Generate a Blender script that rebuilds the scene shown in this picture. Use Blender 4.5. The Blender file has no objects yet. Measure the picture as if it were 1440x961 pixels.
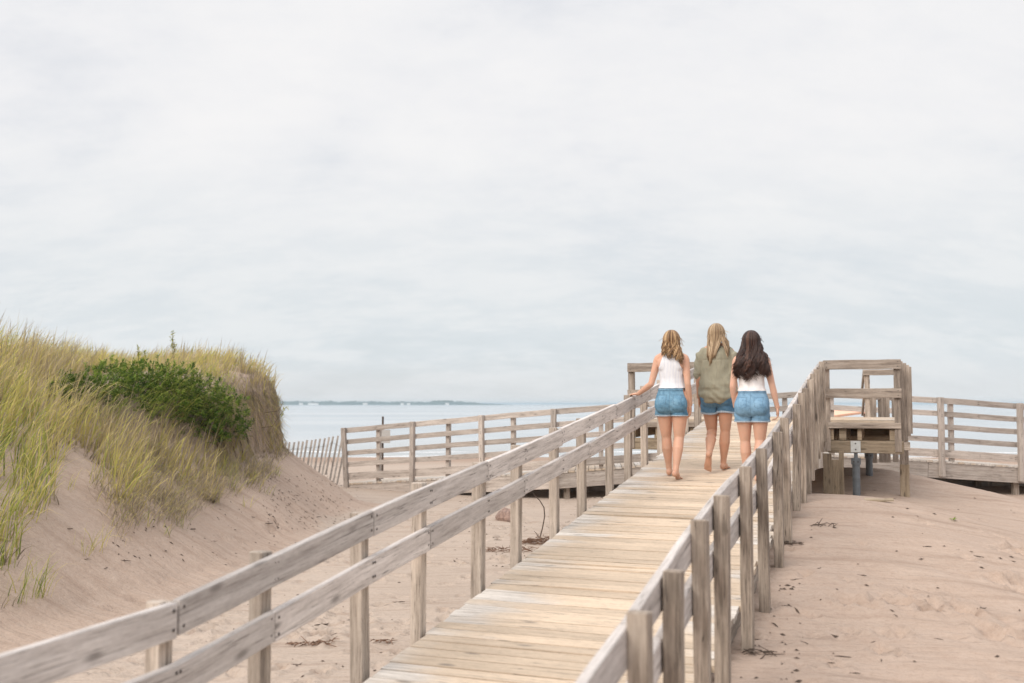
import bpy, bmesh, math, random
import numpy as np
from mathutils import Vector, Matrix, Euler
random.seed(7); RNG = np.random.default_rng(11)
scene = bpy.context.scene
COL = scene.collection
PI = math.pi

# ------------------------------------------------------------------ camera measures (eye = origin, z up)
EXPOSURE = 0.84
F, CX, CY = 1400.0, 720.0, 480.5
PITCH = math.atan(87.5 / F)
cP, sP = math.cos(PITCH), math.sin(PITCH)
def ray(px, py):
    x = (px - CX) / F; u = (CY - py) / F
    return Vector((x, cP - u * sP, sP + u * cP))
def at(px, py, d):
    r = ray(px, py); return r * (d / r.y)
def proj(x, y, z):
    d = y * cP + z * sP; u = -y * sP + z * cP
    return CX + F * x / d, CY - F * u / d

# ramp frame: s along, l to the right
A = 0.35527; SA, CA = math.sin(A), math.cos(A)
G = 0.11093; H0 = 2.0167; LL = -2.636; LR = -0.885; HR = 0.879
S0, S1 = 3.3, 15.8
def deck_z(s):
    if s < S0: return -H0 + G * S0 + 0.012 * (s - S0)
    return -H0 + G * min(s, S1)
ZT = deck_z(S1)
def P(s, l, z): return Vector((s * SA + l * CA, s * CA - l * SA, z))
U = Vector((SA, CA, 0)); N = Vector((CA, -SA, 0)); Z = Vector((0, 0, 1))

# ------------------------------------------------------------------ helpers
def link(name, me, parent=None, smooth=False):
    o = bpy.data.objects.new(name, me); COL.objects.link(o)
    if parent is not None: o.parent = parent
    if smooth and me is not None:
        me.polygons.foreach_set('use_smooth', np.ones(len(me.polygons), dtype=bool))
    return o
def tag(o, label=None, cat=None, group=None, kind=None):
    if label: o['label'] = label
    if cat: o['category'] = cat
    if group: o['group'] = group
    if kind: o['kind'] = kind
    return o
def thing(name, loc, label, cat, group=None, rz=0.0):
    o = bpy.data.objects.new(name, None); COL.objects.link(o)
    o.location = loc; o.rotation_euler = (0, 0, rz); o.empty_display_size = 0.1
    return tag(o, label, cat, group)

class MB:
    """collects boards, tubes and loose faces into one mesh"""
    def __init__(s): s.v = []; s.f = []; s.uv = []; s.r = []; s.m = []
    def add(s, verts, faces, uvs=None, rnd=0.5, mat=0):
        b = len(s.v); s.v += [tuple(v) for v in verts]; s.r += [rnd] * len(verts)
        for i, f in enumerate(faces):
            s.f.append(tuple(b + k for k in f)); s.m.append(mat)
            s.uv.append(uvs[i] if uvs else [(0.0, 0.0)] * len(f))
    def board(s, a, b, up, w, t, rnd=None, mat=0, nseg=0, jit=0.0, v0=None, twist=0.0):
        """board with end centres a, b; w along up, t across"""
        a = Vector(a); b = Vector(b); d = (b - a); L = d.length; d = d / L
        up = Vector(up); up = (up - d * up.dot(d)).normalized(); sd = d.cross(up)
        rnd = random.random() if rnd is None else rnd
        n = nseg if nseg else 1
        vs = []; hw, ht = w / 2, t / 2
        u0 = random.random() * 20; v00 = random.random() * 20 if v0 is None else v0
        for i in range(n + 1):
            c = a + d * (L * i / n)
            jw = random.gauss(0, jit); jt = random.gauss(0, jit)
            for (x, y) in ((-hw, -ht), (hw, -ht), (hw, ht), (-hw, ht)):
                vs.append(c + up * (x + jw + random.gauss(0, jit * .4)) + sd * (y + jt + random.gauss(0, jit * .4)))
        fs = []; uvs = []
        vv = [0, w, w + t, 2 * w + t, 2 * w + 2 * t]
        for i in range(n):
            ua, ub = u0 + L * i / n, u0 + L * (i + 1) / n
            for k in range(4):
                k2 = (k + 1) % 4
                fs.append((i * 4 + k, i * 4 + k2, i * 4 + 4 + k2, i * 4 + 4 + k))
                uvs.append([(ua, v00 + vv[k]), (ua, v00 + vv[k + 1]), (ub, v00 + vv[k + 1]), (ub, v00 + vv[k])])
        fs.append((3, 2, 1, 0)); uvs.append([(u0, v00), (u0, v00 + w), (u0 + .02, v00 + w), (u0 + .02, v00)])
        e = n * 4
        fs.append((e, e + 1, e + 2, e + 3)); uvs.append([(u0, v00), (u0, v00 + w), (u0 + .02, v00 + w), (u0 + .02, v00)])
        s.add(vs, fs, uvs, rnd, mat)
    def tube(s, pts, rad, sides=8, rnd=None, mat=0, cap=True):
        pts = [Vector(p) for p in pts]; rnd = random.random() if rnd is None else rnd
        if not hasattr(rad, '__len__'): rad = [rad] * len(pts)
        vs = []; ref = None
        for i, p in enumerate(pts):
            d = (pts[min(i + 1, len(pts) - 1)] - pts[max(i - 1, 0)])
            d = d.normalized() if d.length > 1e-9 else Vector((0, 0, 1))
            if ref is None: ref = Vector((1, 0, 0)) if abs(d.x) < .8 else Vector((0, 1, 0))
            a = (ref - d * ref.dot(d)).normalized(); ref = a; b = d.cross(a)
            for k in range(sides):
                t = 2 * PI * k / sides
                vs.append(p + (a * math.cos(t) + b * math.sin(t)) * rad[i])
        fs = []
        for i in range(len(pts) - 1):
            for k in range(sides):
                k2 = (k + 1) % sides
                fs.append((i * sides + k, i * sides + k2, (i + 1) * sides + k2, (i + 1) * sides + k))
        if cap:
            fs.append(tuple(range(sides - 1, -1, -1)))
            fs.append(tuple((len(pts) - 1) * sides + k for k in range(sides)))
        s.add(vs, fs, None, rnd, mat)
    def disc(s, c, nrm, r, mat=1, sides=7):
        c = Vector(c); nrm = Vector(nrm).normalized()
        ref = Vector((0, 0, 1)) if abs(nrm.z) < .8 else Vector((1, 0, 0))
        a = nrm.cross(ref).normalized(); b = nrm.cross(a)
        vs = [c + (a * math.cos(2 * PI * k / sides) + b * math.sin(2 * PI * k / sides)) * r for k in range(sides)]
        vs.append(c + nrm * r * .35)
        s.add(vs, [(k, (k + 1) % sides, sides) for k in range(sides)], None, .5, mat)
    def build(s, name, mats, parent=None, bevel=0.0, smooth=False):
        me = bpy.data.meshes.new(name)
        org = Vector((0, 0, 0)) if parent is None else Vector(parent.location)
        rz = parent.rotation_euler.z if parent is not None else 0.0
        vs = [Vector(v) - org for v in s.v]
        if rz:
            R = Matrix.Rotation(-rz, 3, 'Z'); vs = [R @ v for v in vs]
        me.from_pydata([tuple(v) for v in vs], [], s.f)
        at_ = me.attributes.new('rnd', 'FLOAT', 'POINT'); at_.data.foreach_set('value', np.array(s.r, dtype=np.float32))
        uv = me.uv_layers.new(name='grain')
        uv.data.foreach_set('uv', np.array([c for f in s.uv for c in f], dtype=np.float32).ravel())
        for m in (mats if isinstance(mats, (list, tuple)) else [mats]): me.materials.append(m)
        me.polygons.foreach_set('material_index', np.array(s.m, dtype=np.int32))
        me.update()
        o = link(name, me, parent, smooth)
        if bevel:
            b = o.modifiers.new('bevel', 'BEVEL'); b.width = bevel; b.segments = 1; b.limit_method = 'ANGLE'
        return o

# ------------------------------------------------------------------ node helpers
def new_mat(name):
    m = bpy.data.materials.new(name); m.use_nodes = True
    nt = m.node_tree; nt.nodes.clear()
    out = nt.nodes.new('ShaderNodeOutputMaterial'); bs = nt.nodes.new('ShaderNodeBsdfPrincipled')
    nt.links.new(bs.outputs[0], out.inputs[0])
    return m, nt, bs, out
def nd(nt, typ, **kw):
    n = nt.nodes.new(typ)
    for k, v in kw.items():
        if k.startswith('i_'):
            key = k[2:]; key = int(key) if key.isdigit() else key
            n.inputs[key].default_value = v
        else: setattr(n, k, v)
    return n
def lk(nt, a, b): nt.links.new(a, b)
def math_(nt, op, a, b=None, c=None, clamp=False):
    n = nt.nodes.new('ShaderNodeMath'); n.operation = op; n.use_clamp = clamp
    for i, x in enumerate((a, b, c)):
        if x is None: continue
        if isinstance(x, (int, float)): n.inputs[i].default_value = x
        else: nt.links.new(x, n.inputs[i])
    return n.outputs[0]
def comb(nt, x, y, z):
    n = nt.nodes.new('ShaderNodeCombineXYZ')
    for i, q in enumerate((x, y, z)):
        if isinstance(q, (int, float)): n.inputs[i].default_value = q
        else: nt.links.new(q, n.inputs[i])
    return n.outputs[0]
def noise(nt, vec, scale, detail=4.0, rough=.55, dist=0.0):
    n = nd(nt, 'ShaderNodeTexNoise'); n.inputs['Scale'].default_value = scale
    n.inputs['Detail'].default_value = detail; n.inputs['Roughness'].default_value = rough
    n.inputs['Distortion'].default_value = dist
    if vec is not None: nt.links.new(vec, n.inputs['Vector'])
    return n.outputs[0]
def ramp(nt, fac, stops, interp='LINEAR'):
    n = nt.nodes.new('ShaderNodeValToRGB'); n.color_ramp.interpolation = interp
    el = n.color_ramp.elements
    while len(el) < len(stops): el.new(.5)
    for e, (p, c) in zip(el, stops):
        e.position = p; e.color = (c[0], c[1], c[2], 1) if hasattr(c, '__len__') else (c, c, c, 1)
    nt.links.new(fac, n.inputs[0]); return n.outputs[0]
def mix(nt, fac, a, b, mode='MIX'):
    n = nt.nodes.new('ShaderNodeMix'); n.data_type = 'RGBA'; n.blend_type = mode
    for i, x in ((0, fac), (6, a), (7, b)):
        if isinstance(x, (int, float)): n.inputs[i].default_value = x
        elif isinstance(x, tuple): n.inputs[i].default_value = (*x, 1) if len(x) == 3 else x
        else: nt.links.new(x, n.inputs[i])
    return n.outputs[2]
def mrange(nt, v, a, b, c, d, smooth=False):
    n = nt.nodes.new('ShaderNodeMapRange'); n.clamp = True
    if smooth: n.interpolation_type = 'SMOOTHSTEP'
    nt.links.new(v, n.inputs[0])
    for i, x in enumerate((a, b, c, d)): n.inputs[i + 1].default_value = x
    return n.outputs[0]
def bump(nt, h, strength, dist, bs, prev=None):
    n = nt.nodes.new('ShaderNodeBump'); n.inputs['Strength'].default_value = strength; n.inputs['Distance'].default_value = dist
    nt.links.new(h, n.inputs['Height'])
    if prev is not None: nt.links.new(prev, n.inputs['Normal'])
    nt.links.new(n.outputs[0], bs.inputs['Normal']); return n.outputs[0]
def simple_mat(name, col, rough=.7, metal=0.0, var=.12, scale=30):
    m, nt, bs, out = new_mat(name)
    tc = nd(nt, 'ShaderNodeTexCoord')
    n1 = noise(nt, tc.outputs['Object'], scale, 4)
    c = mix(nt, mrange(nt, n1, .3, .7, 0, 1), tuple(x * (1 - var) for x in col), tuple(min(1, x * (1 + var)) for x in col))
    lk(nt, c, bs.inputs['Base Color']); bs.inputs['Roughness'].default_value = rough; bs.inputs['Metallic'].default_value = metal
    return m

# ------------------------------------------------------------------ materials
def wood_mat(name, dark, mid, light, blotch=.25, worn=None, knots=True, fine=1.0, vary=.42):
    m, nt, bs, out = new_mat(name)
    uv = nd(nt, 'ShaderNodeUVMap', uv_map='grain'); sx = nd(nt, 'ShaderNodeSeparateXYZ'); lk(nt, uv.outputs[0], sx.inputs[0])
    rn = nd(nt, 'ShaderNodeAttribute', attribute_name='rnd')
    u, v, r = sx.outputs[0], sx.outputs[1], rn.outputs['Fac']
    rz = math_(nt, 'MULTIPLY', r, 57.0)
    n1 = noise(nt, comb(nt, math_(nt, 'MULTIPLY', u, 1.6), math_(nt, 'MULTIPLY', v, 24), rz), 1.0, 5, .6, .3)
    n2 = noise(nt, comb(nt, math_(nt, 'MULTIPLY', u, 6), math_(nt, 'MULTIPLY', v, 130), rz), 1.0, 3, .6)
    n3 = noise(nt, comb(nt, math_(nt, 'MULTIPLY', u, 1.7), math_(nt, 'MULTIPLY', v, 3.2), rz), 1.0, 3, .6)
    n4 = noise(nt, comb(nt, math_(nt, 'MULTIPLY', u, 30), math_(nt, 'MULTIPLY', v, 60), rz), 1.0, 2, .6)
    g = math_(nt, 'ADD', math_(nt, 'MULTIPLY', n1, .65), math_(nt, 'MULTIPLY', n2, .35 * fine))
    g = math_(nt, 'ADD', g, (1 - fine) * .175)
    col = ramp(nt, g, [(.32, dark), (.5, mid), (.68, light)])
    val = math_(nt, 'ADD', math_(nt, 'MULTIPLY', math_(nt, 'SUBTRACT', r, .5), vary), 1.0)
    val = math_(nt, 'MULTIPLY', val, math_(nt, 'ADD', math_(nt, 'MULTIPLY', math_(nt, 'SUBTRACT', n3, .5), blotch * 2), 1.0))
    val = math_(nt, 'MULTIPLY', val, mrange(nt, n4, .25, .6, .9, 1.03))
    col = mix(nt, 1.0, col, comb(nt, val, val, val), 'MULTIPLY')
    if worn is not None:
        gw = nd(nt, 'ShaderNodeAttribute', attribute_name='across')
        e = math_(nt, 'ABSOLUTE', math_(nt, 'SUBTRACT', gw.outputs['Fac'], .53))
        e = math_(nt, 'ADD', e, math_(nt, 'MULTIPLY', math_(nt, 'SUBTRACT', n3, .5), .5))
        e = math_(nt, 'ADD', e, math_(nt, 'MULTIPLY', math_(nt, 'SUBTRACT', r, .5), .34))
        wm = mrange(nt, e, .30, .56, 1, 0, True)
        wc = ramp(nt, g, [(.33, tuple(x * .78 for x in worn)), (.46, tuple(x * .94 for x in worn)), (.7, tuple(min(1, x * 1.08) for x in worn))])
        wc = mix(nt, 1.0, wc, comb(nt, val, val, val), 'MULTIPLY')
        col = mix(nt, wm, col, wc)
    if knots:
        vo = nd(nt, 'ShaderNodeTexVoronoi'); vo.inputs['Scale'].default_value = 1.0
        lk(nt, comb(nt, math_(nt, 'MULTIPLY', u, 2.2), math_(nt, 'MULTIPLY', v, 7), rz), vo.inputs['Vector'])
        k = mrange(nt, vo.outputs['Distance'], .05, .15, .75, 0)
        col = mix(nt, k, col, tuple(x * .55 for x in dark))
    crack = mrange(nt, n2, .31, .37, .7, 0)
    spl = noise(nt, comb(nt, math_(nt, 'MULTIPLY', u, .9), math_(nt, 'MULTIPLY', v, 34), rz), 1.0, 2, .5)
    crack = math_(nt, 'MAXIMUM', crack, mrange(nt, math_(nt, 'ABSOLUTE', math_(nt, 'SUBTRACT', spl, .64)), .004, .012, .75, 0))
    col = mix(nt, crack, col, tuple(x * .45 for x in dark))
    lk(nt, col, bs.inputs['Base Color']); bs.inputs['Roughness'].default_value = .82
    bs.inputs['Specular IOR Level'].default_value = .25
    bump(nt, math_(nt, 'ADD', math_(nt, 'MULTIPLY', n2, .7), n1), .5, .006, bs)
    return m

M = {}
M['rail'] = wood_mat('weathered_rail_wood', (.32, .285, .265), (.52, .475, .45), (.66, .615, .59), .24)
M['post'] = wood_mat('weathered_post_wood', (.11, .088, .07), (.29, .238, .195), (.46, .395, .335), .42)
M['post_pale'] = wood_mat('pale_post_wood', (.20, .165, .138), (.41, .348, .295), (.56, .49, .425), .32)
M['deck'] = wood_mat('worn_deck_wood', (.32, .28, .245), (.51, .465, .42), (.62, .575, .53), .14, worn=(.60, .48, .365), vary=.34)
M['far'] = wood_mat('pale_walkway_wood', (.25, .21, .183), (.425, .37, .33), (.55, .495, .45), .24)
M['plat'] = wood_mat('brown_platform_wood', (.15, .12, .10), (.32, .265, .22), (.48, .41, .355), .3)
M['beam'] = wood_mat('beam_wood', (.15, .115, .08), (.30, .235, .165), (.40, .33, .25), .3)
M['nail'] = simple_mat('dark_nail', (.05, .04, .035), .6)
M['steel'] = simple_mat('galvanised_steel', (.14, .155, .17), .55, .3, .2, 14)
M['plate'] = simple_mat('pale_steel_plate', (.52, .53, .52), .5, .2, .1, 20)
M['slat'] = simple_mat('weathered_lath', (.40, .36, .33), .85, 0, .3, 12)
M['salmon'] = simple_mat('faded_salmon_paint', (.78, .47, .34), .6, 0, .08, 3)
M['rock'] = simple_mat('red_brown_stone', (.25, .17, .14), .9, 0, .35, 18)
M['twig'] = simple_mat('dry_twig', (.085, .06, .045), .9, 0, .4, 20)
M['weed'] = simple_mat('dry_seaweed', (.17, .095, .06), .95, 0, .5, 40)
M['signback'] = simple_mat('grey_sign_back', (.45, .43, .41), .6, 0, .06, 5)

def sand_material():
    m, nt, bs, out = new_mat('beach_sand')
    geo = nd(nt, 'ShaderNodeNewGeometry'); pos = geo.outputs['Position']
    sx = nd(nt, 'ShaderNodeSeparateXYZ'); lk(nt, pos, sx.inputs[0])
    n1 = noise(nt, pos, .55, 5, .6); n2 = noise(nt, pos, 7, 5, .65); n3 = noise(nt, pos, 160, 3, .7); n4 = noise(nt, pos, 28, 4, .6)
    c = ramp(nt, n1, [(.3, (.395, .298, .238)), (.7, (.46, .352, .285))])            # loose windblown sand
    trod = nd(nt, 'ShaderNodeAttribute', attribute_name='trodden').outputs['Fac']       # paler, churned sand of the footpath
    trod = mrange(nt, math_(nt, 'ADD', trod, math_(nt, 'MULTIPLY', math_(nt, 'SUBTRACT', n2, .5), .5)), .3, .7, 0, 1, True)
    c = mix(nt, trod, c, ramp(nt, n1, [(.3, (.42, .342, .282)), (.7, (.47, .395, .335))]))
    c = mix(nt, mrange(nt, n2, .35, .7, 0, .45), c, (.49, .395, .33))
    c = mix(nt, mrange(nt, n3, .3, .55, .34, 0), c, (.24, .165, .125))
    c = mix(nt, mrange(nt, n4, .34, .5, .22, 0), c, (.27, .19, .15))
    spk = nd(nt, 'ShaderNodeTexVoronoi'); spk.inputs['Scale'].default_value = 26; lk(nt, pos, spk.inputs['Vector'])
    sm = math_(nt, 'MULTIPLY', mrange(nt, spk.outputs['Distance'], .07, .13, .75, 0), mrange(nt, noise(nt, pos, 1.4, 3), .53, .63, 0, 1))
    c = mix(nt, sm, c, (.15, .09, .06))
    # lag streaks left by the wind, running down the bank
    ms = nd(nt, 'ShaderNodeMapping'); lk(nt, pos, ms.inputs[0]); ms.inputs['Rotation'].default_value = (0, 0, .62); ms.inputs['Scale'].default_value = (.7, 5.5, 1)
    stk = noise(nt, ms.outputs[0], 1.0, 5, .62, .2)
    c = mix(nt, mrange(nt, stk, .50, .68, 0, .42, True), c, (.27, .19, .145))
    c = mix(nt, mrange(nt, stk, .46, .30, 0, .25, True), c, (.52, .41, .335))
    # damp sand by the waterline
    w = math_(nt, 'ADD', sx.outputs[1], math_(nt, 'MULTIPLY', math_(nt, 'SUBTRACT', noise(nt, pos, .12, 3), .5), 9))
    wet = mrange(nt, w, 42, 56, 0, .62, True)
    c = mix(nt, wet, c, (.30, .195, .14))
    lk(nt, c, bs.inputs['Base Color']); bs.inputs['Roughness'].default_value = .92
    bs.inputs['Specular IOR Level'].default_value = .12
    mp = nd(nt, 'ShaderNodeMapping'); lk(nt, pos, mp.inputs[0]); mp.inputs['Rotation'].default_value = (0, 0, .55); mp.inputs['Scale'].default_value = (3.2, 15, 6)
    rip = noise(nt, mp.outputs[0], 1.0, 3, .5, .4)
    b1 = bump(nt, rip, .6, .05, bs)
    b2 = bump(nt, n4, .5, .022, bs, b1)
    bump(nt, n3, .35, .003, bs, b2)
    return m
M['sand'] = sand_material()

def blade_mat(name, stops, trans=.35, upn=0):
    m, nt, bs, out = new_mat(name)
    at_ = nd(nt, 'ShaderNodeAttribute', attribute_name='tint')
    c = ramp(nt, at_.outputs['Fac'], stops)
    bs.inputs['Roughness'].default_value = .6; bs.inputs['Specular IOR Level'].default_value = .2
    lk(nt, c, bs.inputs['Base Color'])
    if upn:               # blades bend every way: shade them as a soft sward
        geo = nd(nt, 'ShaderNodeNewGeometry'); vm = nd(nt, 'ShaderNodeMix', data_type='VECTOR'); vm.inputs[0].default_value = upn
        lk(nt, geo.outputs['Normal'], vm.inputs[4]); vm.inputs[5].default_value = (0, 0, 1)
        vn = nd(nt, 'ShaderNodeVectorMath', operation='NORMALIZE'); lk(nt, vm.outputs[1], vn.inputs[0]); lk(nt, vn.outputs[0], bs.inputs['Normal'])
    tr = nd(nt, 'ShaderNodeBsdfTranslucent'); lk(nt, c, tr.inputs[0])
    mx = nd(nt, 'ShaderNodeMixShader'); mx.inputs[0].default_value = trans
    lk(nt, bs.outputs[0], mx.inputs[1]); lk(nt, tr.outputs[0], mx.inputs[2]); lk(nt, mx.outputs[0], out.inputs[0])
    return m
M['grass'] = blade_mat('marram_grass', [(0, (.31, .245, .19)), (.2, (.50, .41, .29)), (.28, (.82, .66, .30)), (.48, (.76, .67, .19)), (.70, (.47, .51, .12)), (1, (.16, .25, .06))], .5, .8)
M['leaf'] = blade_mat('bayberry_leaf', [(0, (.035, .075, .016)), (.6, (.12, .205, .032)), (1, (.33, .41, .08))], .3, .35)
M['goldleaf'] = blade_mat('pale_weed_leaf', [(0, (.16, .22, .05)), (1, (.55, .52, .10))], .4)
M['stem'] = simple_mat('woody_stem', (.14, .10, .065), .9)

# ------------------------------------------------------------------ terrain
def smooth(a, b, x):
    t = np.clip((x - a) / (b - a), 0, 1); return t * t * (3 - 2 * t)
_wv = [(RNG.uniform(0, 2 * PI), RNG.uniform(.6, 1.7), RNG.uniform(0, 2 * PI)) for _ in range(14)]
def waves(x, y, f):
    s = 0
    for th, k, ph in _wv: s = s + np.sin((x * math.cos(th) + y * math.sin(th)) * k * f + ph)
    return s / math.sqrt(14 / 2)
RS = np.array([-8, 0, 4, 5.3, 6.4, 7.35, 8.1, 10, 11.5, 13, 15.2, 16, 17, 18.3, 19.2, 20.6, 22, 60.])
RZ = np.array([-1.50, -1.50, -1.51, -1.50, -1.50, -1.44, -1.32, -1.13, -1.0, -1.12, -1.40, -1.40, -1.30, -1.10, -1.22, -1.8, -1.97, -2.])
FY = np.array([-40, 6, 8.4, 10.3, 13.9, 19.3, 21, 26, 40.])
FX = np.array([-6.5, -4.9, -4.3, -3.5, -3.2, -2.75, -3.9, -7.5, -17.])
def height(x, y, detail=True):
    x = np.asarray(x, float); y = np.asarray(y, float)
    base = np.where(y < 25, -2.05, -2.05 - (y - 25) * .0345)
    base = np.maximum(base, -6)
    base = base + .035 * waves(x, y, .8) * smooth(60, 45, y) * smooth(3, 6, y + 0 * x)
    s = x * SA + y * CA; l = x * CA - y * SA
    # bank on the right of the ramp
    r = np.interp(s, RS, RZ)
    fl = np.where(l < -.9, np.exp(-((l + .9) / 1.0) ** 2), np.exp(-((l + .9) / 3.6) ** 2))
    hr = (r - base) * fl * smooth(26, 20, y)
    right_plain = .02 * smooth(-.5, 2.5, l) * smooth(19, 14, y)
    z = base + np.maximum(hr, 0) + right_plain * (1 - fl)
    # dune on the left
    xf = np.interp(y, FY, FX) + .10 * np.sin(y * 1.7) + .05 * np.sin(y * 4.1 + 1)
    u = xf - x
    slope = np.interp(u, [-.6, 0, .3, 1.6, 3.4, 5.2, 6.2, 20], [0, .04, .14, .95, 2.0, 2.78, 2.9, 2.9])
    cliff = np.interp(u, [-.6, 0, .3, 1.70, 1.86, 2.06, 2.7, 20], [0, .04, .16, 1.14, 2.2, 2.52, 2.66, 2.80])
    w = smooth(15.4, 17.0, y + .25 * np.sin(x * 3))
    d = slope * (1 - w) + cliff * w
    d = d + smooth(1.5, 3, u) * .07 * waves(x + 5, y, 1.6) + smooth(.2, 1.2, u) * smooth(2.6, 1.2, u) * .02 * waves(x, y + 9, 4)
    d = d * smooth(30, 24, y)
    z = z + np.maximum(d, 0)
    if detail:
        z = z + .008 * waves(x, y, 3.1) * smooth(30, 20, y)
        z = z + .0085 * waves(s * 1.0 + .25 * l, l * .16, 12.0) * smooth(-1.2, .2, l) * smooth(24, 17, y) + .022 * waves(s * .8 + .2 * l, l * .3, 3.5) * smooth(-1, .6, l) * smooth(24, 17, y)
        z = z + .0035 * waves(x * .25, y, 15.0) * smooth(.1, .6, u) * smooth(2.4, 1.4, u)
    return z
def gz(x, y): return float(height(x, y))

def axis(parts):
    out = []
    for a, b, st in parts: out += list(np.arange(a, b, st))
    return np.array(out)
xs = np.concatenate([-np.geomspace(700, 8.2, 34), axis([(-8, -2.6, .06), (-2.6, 1.2, .035), (1.2, 8, .045), (8, 13, .12)]), np.geomspace(13.2, 700, 34)])
ys = np.concatenate([-np.geomspace(60, 1, 10), axis([(0, 4, .12), (4, 14, .04), (14, 23, .06), (23, 34, .25)]), np.geomspace(34.3, 140, 40)])
X, Y = np.meshgrid(xs, ys)
ZH = height(X, Y)
# trampled sand: footprints as dips with a soft rim
def dips(n, region, rad, dep, seed, elong=2.0):
    rg = np.random.default_rng(seed)
    for _ in range(n):
        px = rg.uniform(region[0], region[1]); py = rg.uniform(region[2], region[3])
        a = rg.normal(.3, .9); ra = rg.uniform(*rad); dp = rg.uniform(*dep)
        R = ra * elong * 1.9
        i0, i1 = np.searchsorted(xs, [px - R, px + R]); j0, j1 = np.searchsorted(ys, [py - R, py + R])
        if i1 <= i0 or j1 <= j0: continue
        xx = X[j0:j1, i0:i1] - px; yy = Y[j0:j1, i0:i1] - py
        q = np.sqrt(((xx * math.cos(a) + yy * math.sin(a)) / ra) ** 2 + ((-xx * math.sin(a) + yy * math.cos(a)) / (ra * elong)) ** 2)
        ZH[j0:j1, i0:i1] += 1.7 * dp * (-np.exp(-(q / .75) ** 4) + .45 * np.exp(-((q - 1.15) / .28) ** 2))
dips(620, (-3.9, 2.6, 5.5, 22), (.045, .075), (.012, .034), 3)
dips(160, (-3.4, .6, 5.2, 10), (.045, .07), (.015, .035), 4)
dips(90, (2.6, 9.5, 5, 16), (.05, .09), (.006, .022), 5)
dips(40, (1.6, 6, 4.5, 8), (.05, .08), (.008, .02), 6)
for k_, (cx0, cy0) in enumerate(((2.55, 7.3), (3.05, 7.2), (3.3, 6.7), (4.2, 8.1), (3.9, 7.0), (4.6, 9.2))):   # scuffed hollows
    dips(5, (cx0 - .22, cx0 + .22, cy0 - .12, cy0 + .12), (.05, .12), (.02, .035), 40 + k_)
TROD = smooth(-.5, .7, X - np.interp(Y, FY, FX) + .4 * waves(X, Y, .9) * .4) * smooth(-.6, -1.7, X * CA - Y * SA)
ny, nx = X.shape
verts = np.stack([X, Y, ZH], -1).reshape(-1, 3)
idx = np.arange(nx * ny).reshape(ny, nx)
quads = np.stack([idx[:-1, :-1], idx[:-1, 1:], idx[1:, 1:], idx[1:, :-1]], -1).reshape(-1, 4)
def np_mesh(name, v, q, mats, attrs=None, smooth_=True):
    me = bpy.data.meshes.new(name); k = q.shape[1]
    me.vertices.add(len(v)); me.vertices.foreach_set('co', v.astype(np.float32).ravel())
    me.loops.add(q.size); me.loops.foreach_set('vertex_index', q.astype(np.int32).ravel())
    me.polygons.add(len(q)); me.polygons.foreach_set('loop_start', np.arange(0, q.size, k, dtype=np.int32))
    me.polygons.foreach_set('loop_total', np.full(len(q), k, dtype=np.int32))
    me.polygons.foreach_set('use_smooth', np.full(len(q), smooth_, dtype=bool))
    for n_, a in (attrs or {}).items():
        t = me.attributes.new(n_, 'FLOAT', 'POINT'); t.data.foreach_set('value', a.astype(np.float32))
    for m in mats: me.materials.append(m)
    me.update(calc_edges=True); me.validate()
    return me
tag(link('ground', np_mesh('ground', verts, quads, [M['sand']], {'trodden': TROD.ravel()})), kind='structure')
def gz(x, y):             # height of the finished sand surface
    i = min(max(int(np.searchsorted(xs, x)) - 1, 0), nx - 2); j = min(max(int(np.searchsorted(ys, y)) - 1, 0), ny - 2)
    a = (x - xs[i]) / (xs[i + 1] - xs[i]); b = (y - ys[j]) / (ys[j + 1] - ys[j])
    return float((ZH[j, i] * (1 - a) + ZH[j, i + 1] * a) * (1 - b) + (ZH[j + 1, i] * (1 - a) + ZH[j + 1, i + 1] * a) * b)

# ------------------------------------------------------------------ sea
def sea_material():
    m, nt, bs, out = new_mat('sea_water')
    geo = nd(nt, 'ShaderNodeNewGeometry'); pos = geo.outputs['Position']
    sx = nd(nt, 'ShaderNodeSeparateXYZ'); lk(nt, pos, sx.inputs[0])
    mp = nd(nt, 'ShaderNodeMapping'); lk(nt, pos, mp.inputs[0]); mp.inputs['Scale'].default_value = (.35, 1.0, 1)
    n1 = noise(nt, mp.outputs[0], 1.1, 5, .6); n2 = noise(nt, mp.outputs[0], .02, 4, .6)
    c = mix(nt, mrange(nt, n2, .35, .65, 0, 1), (.33, .375, .41), (.45, .48, .505))
    shal = mrange(nt, sx.outputs[1], 60, 110, .7, 0, True)
    c = mix(nt, shal, c, (.36, .36, .35))
    # foam lines of the small breakers
    yy = math_(nt, 'ADD', sx.outputs[1], math_(nt, 'MULTIPLY', math_(nt, 'SUBTRACT', noise(nt, pos, .09, 3), .5), 12))
    f = None
    for c0, wd in ((63.0, .7), (69.5, .5)):
        q = math_(nt, 'ABSOLUTE', math_(nt, 'SUBTRACT', yy, c0)); q = mrange(nt, q, wd * .4, wd, 1, 0)
        f = q if f is None else math_(nt, 'MAXIMUM', f, q)
    f = math_(nt, 'MULTIPLY', f, mrange(nt, noise(nt, pos, .5, 4), .35, .55, .15, 1))
    c = mix(nt, f, c, (.80, .81, .82))
    lk(nt, c, bs.inputs['Base Color'])
    lk(nt, mrange(nt, f, 0, 1, .22, .8), bs.inputs['Roughness'])
    bs.inputs['IOR'].default_value = 1.33
    bump(nt, n1, .5, .3, bs)
    return m
M['sea'] = sea_material()
SEA_Z = -3.36
sx_ = np.array([-16000, -4000, -900, -200, 0, 200, 900, 4000, 16000.]); sy_ = np.array([54, 90, 160, 400, 1000, 3000, 8000, 20000.])
XX, YY = np.meshgrid(sx_, sy_); ii = np.arange(XX.size).reshape(XX.shape)
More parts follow.
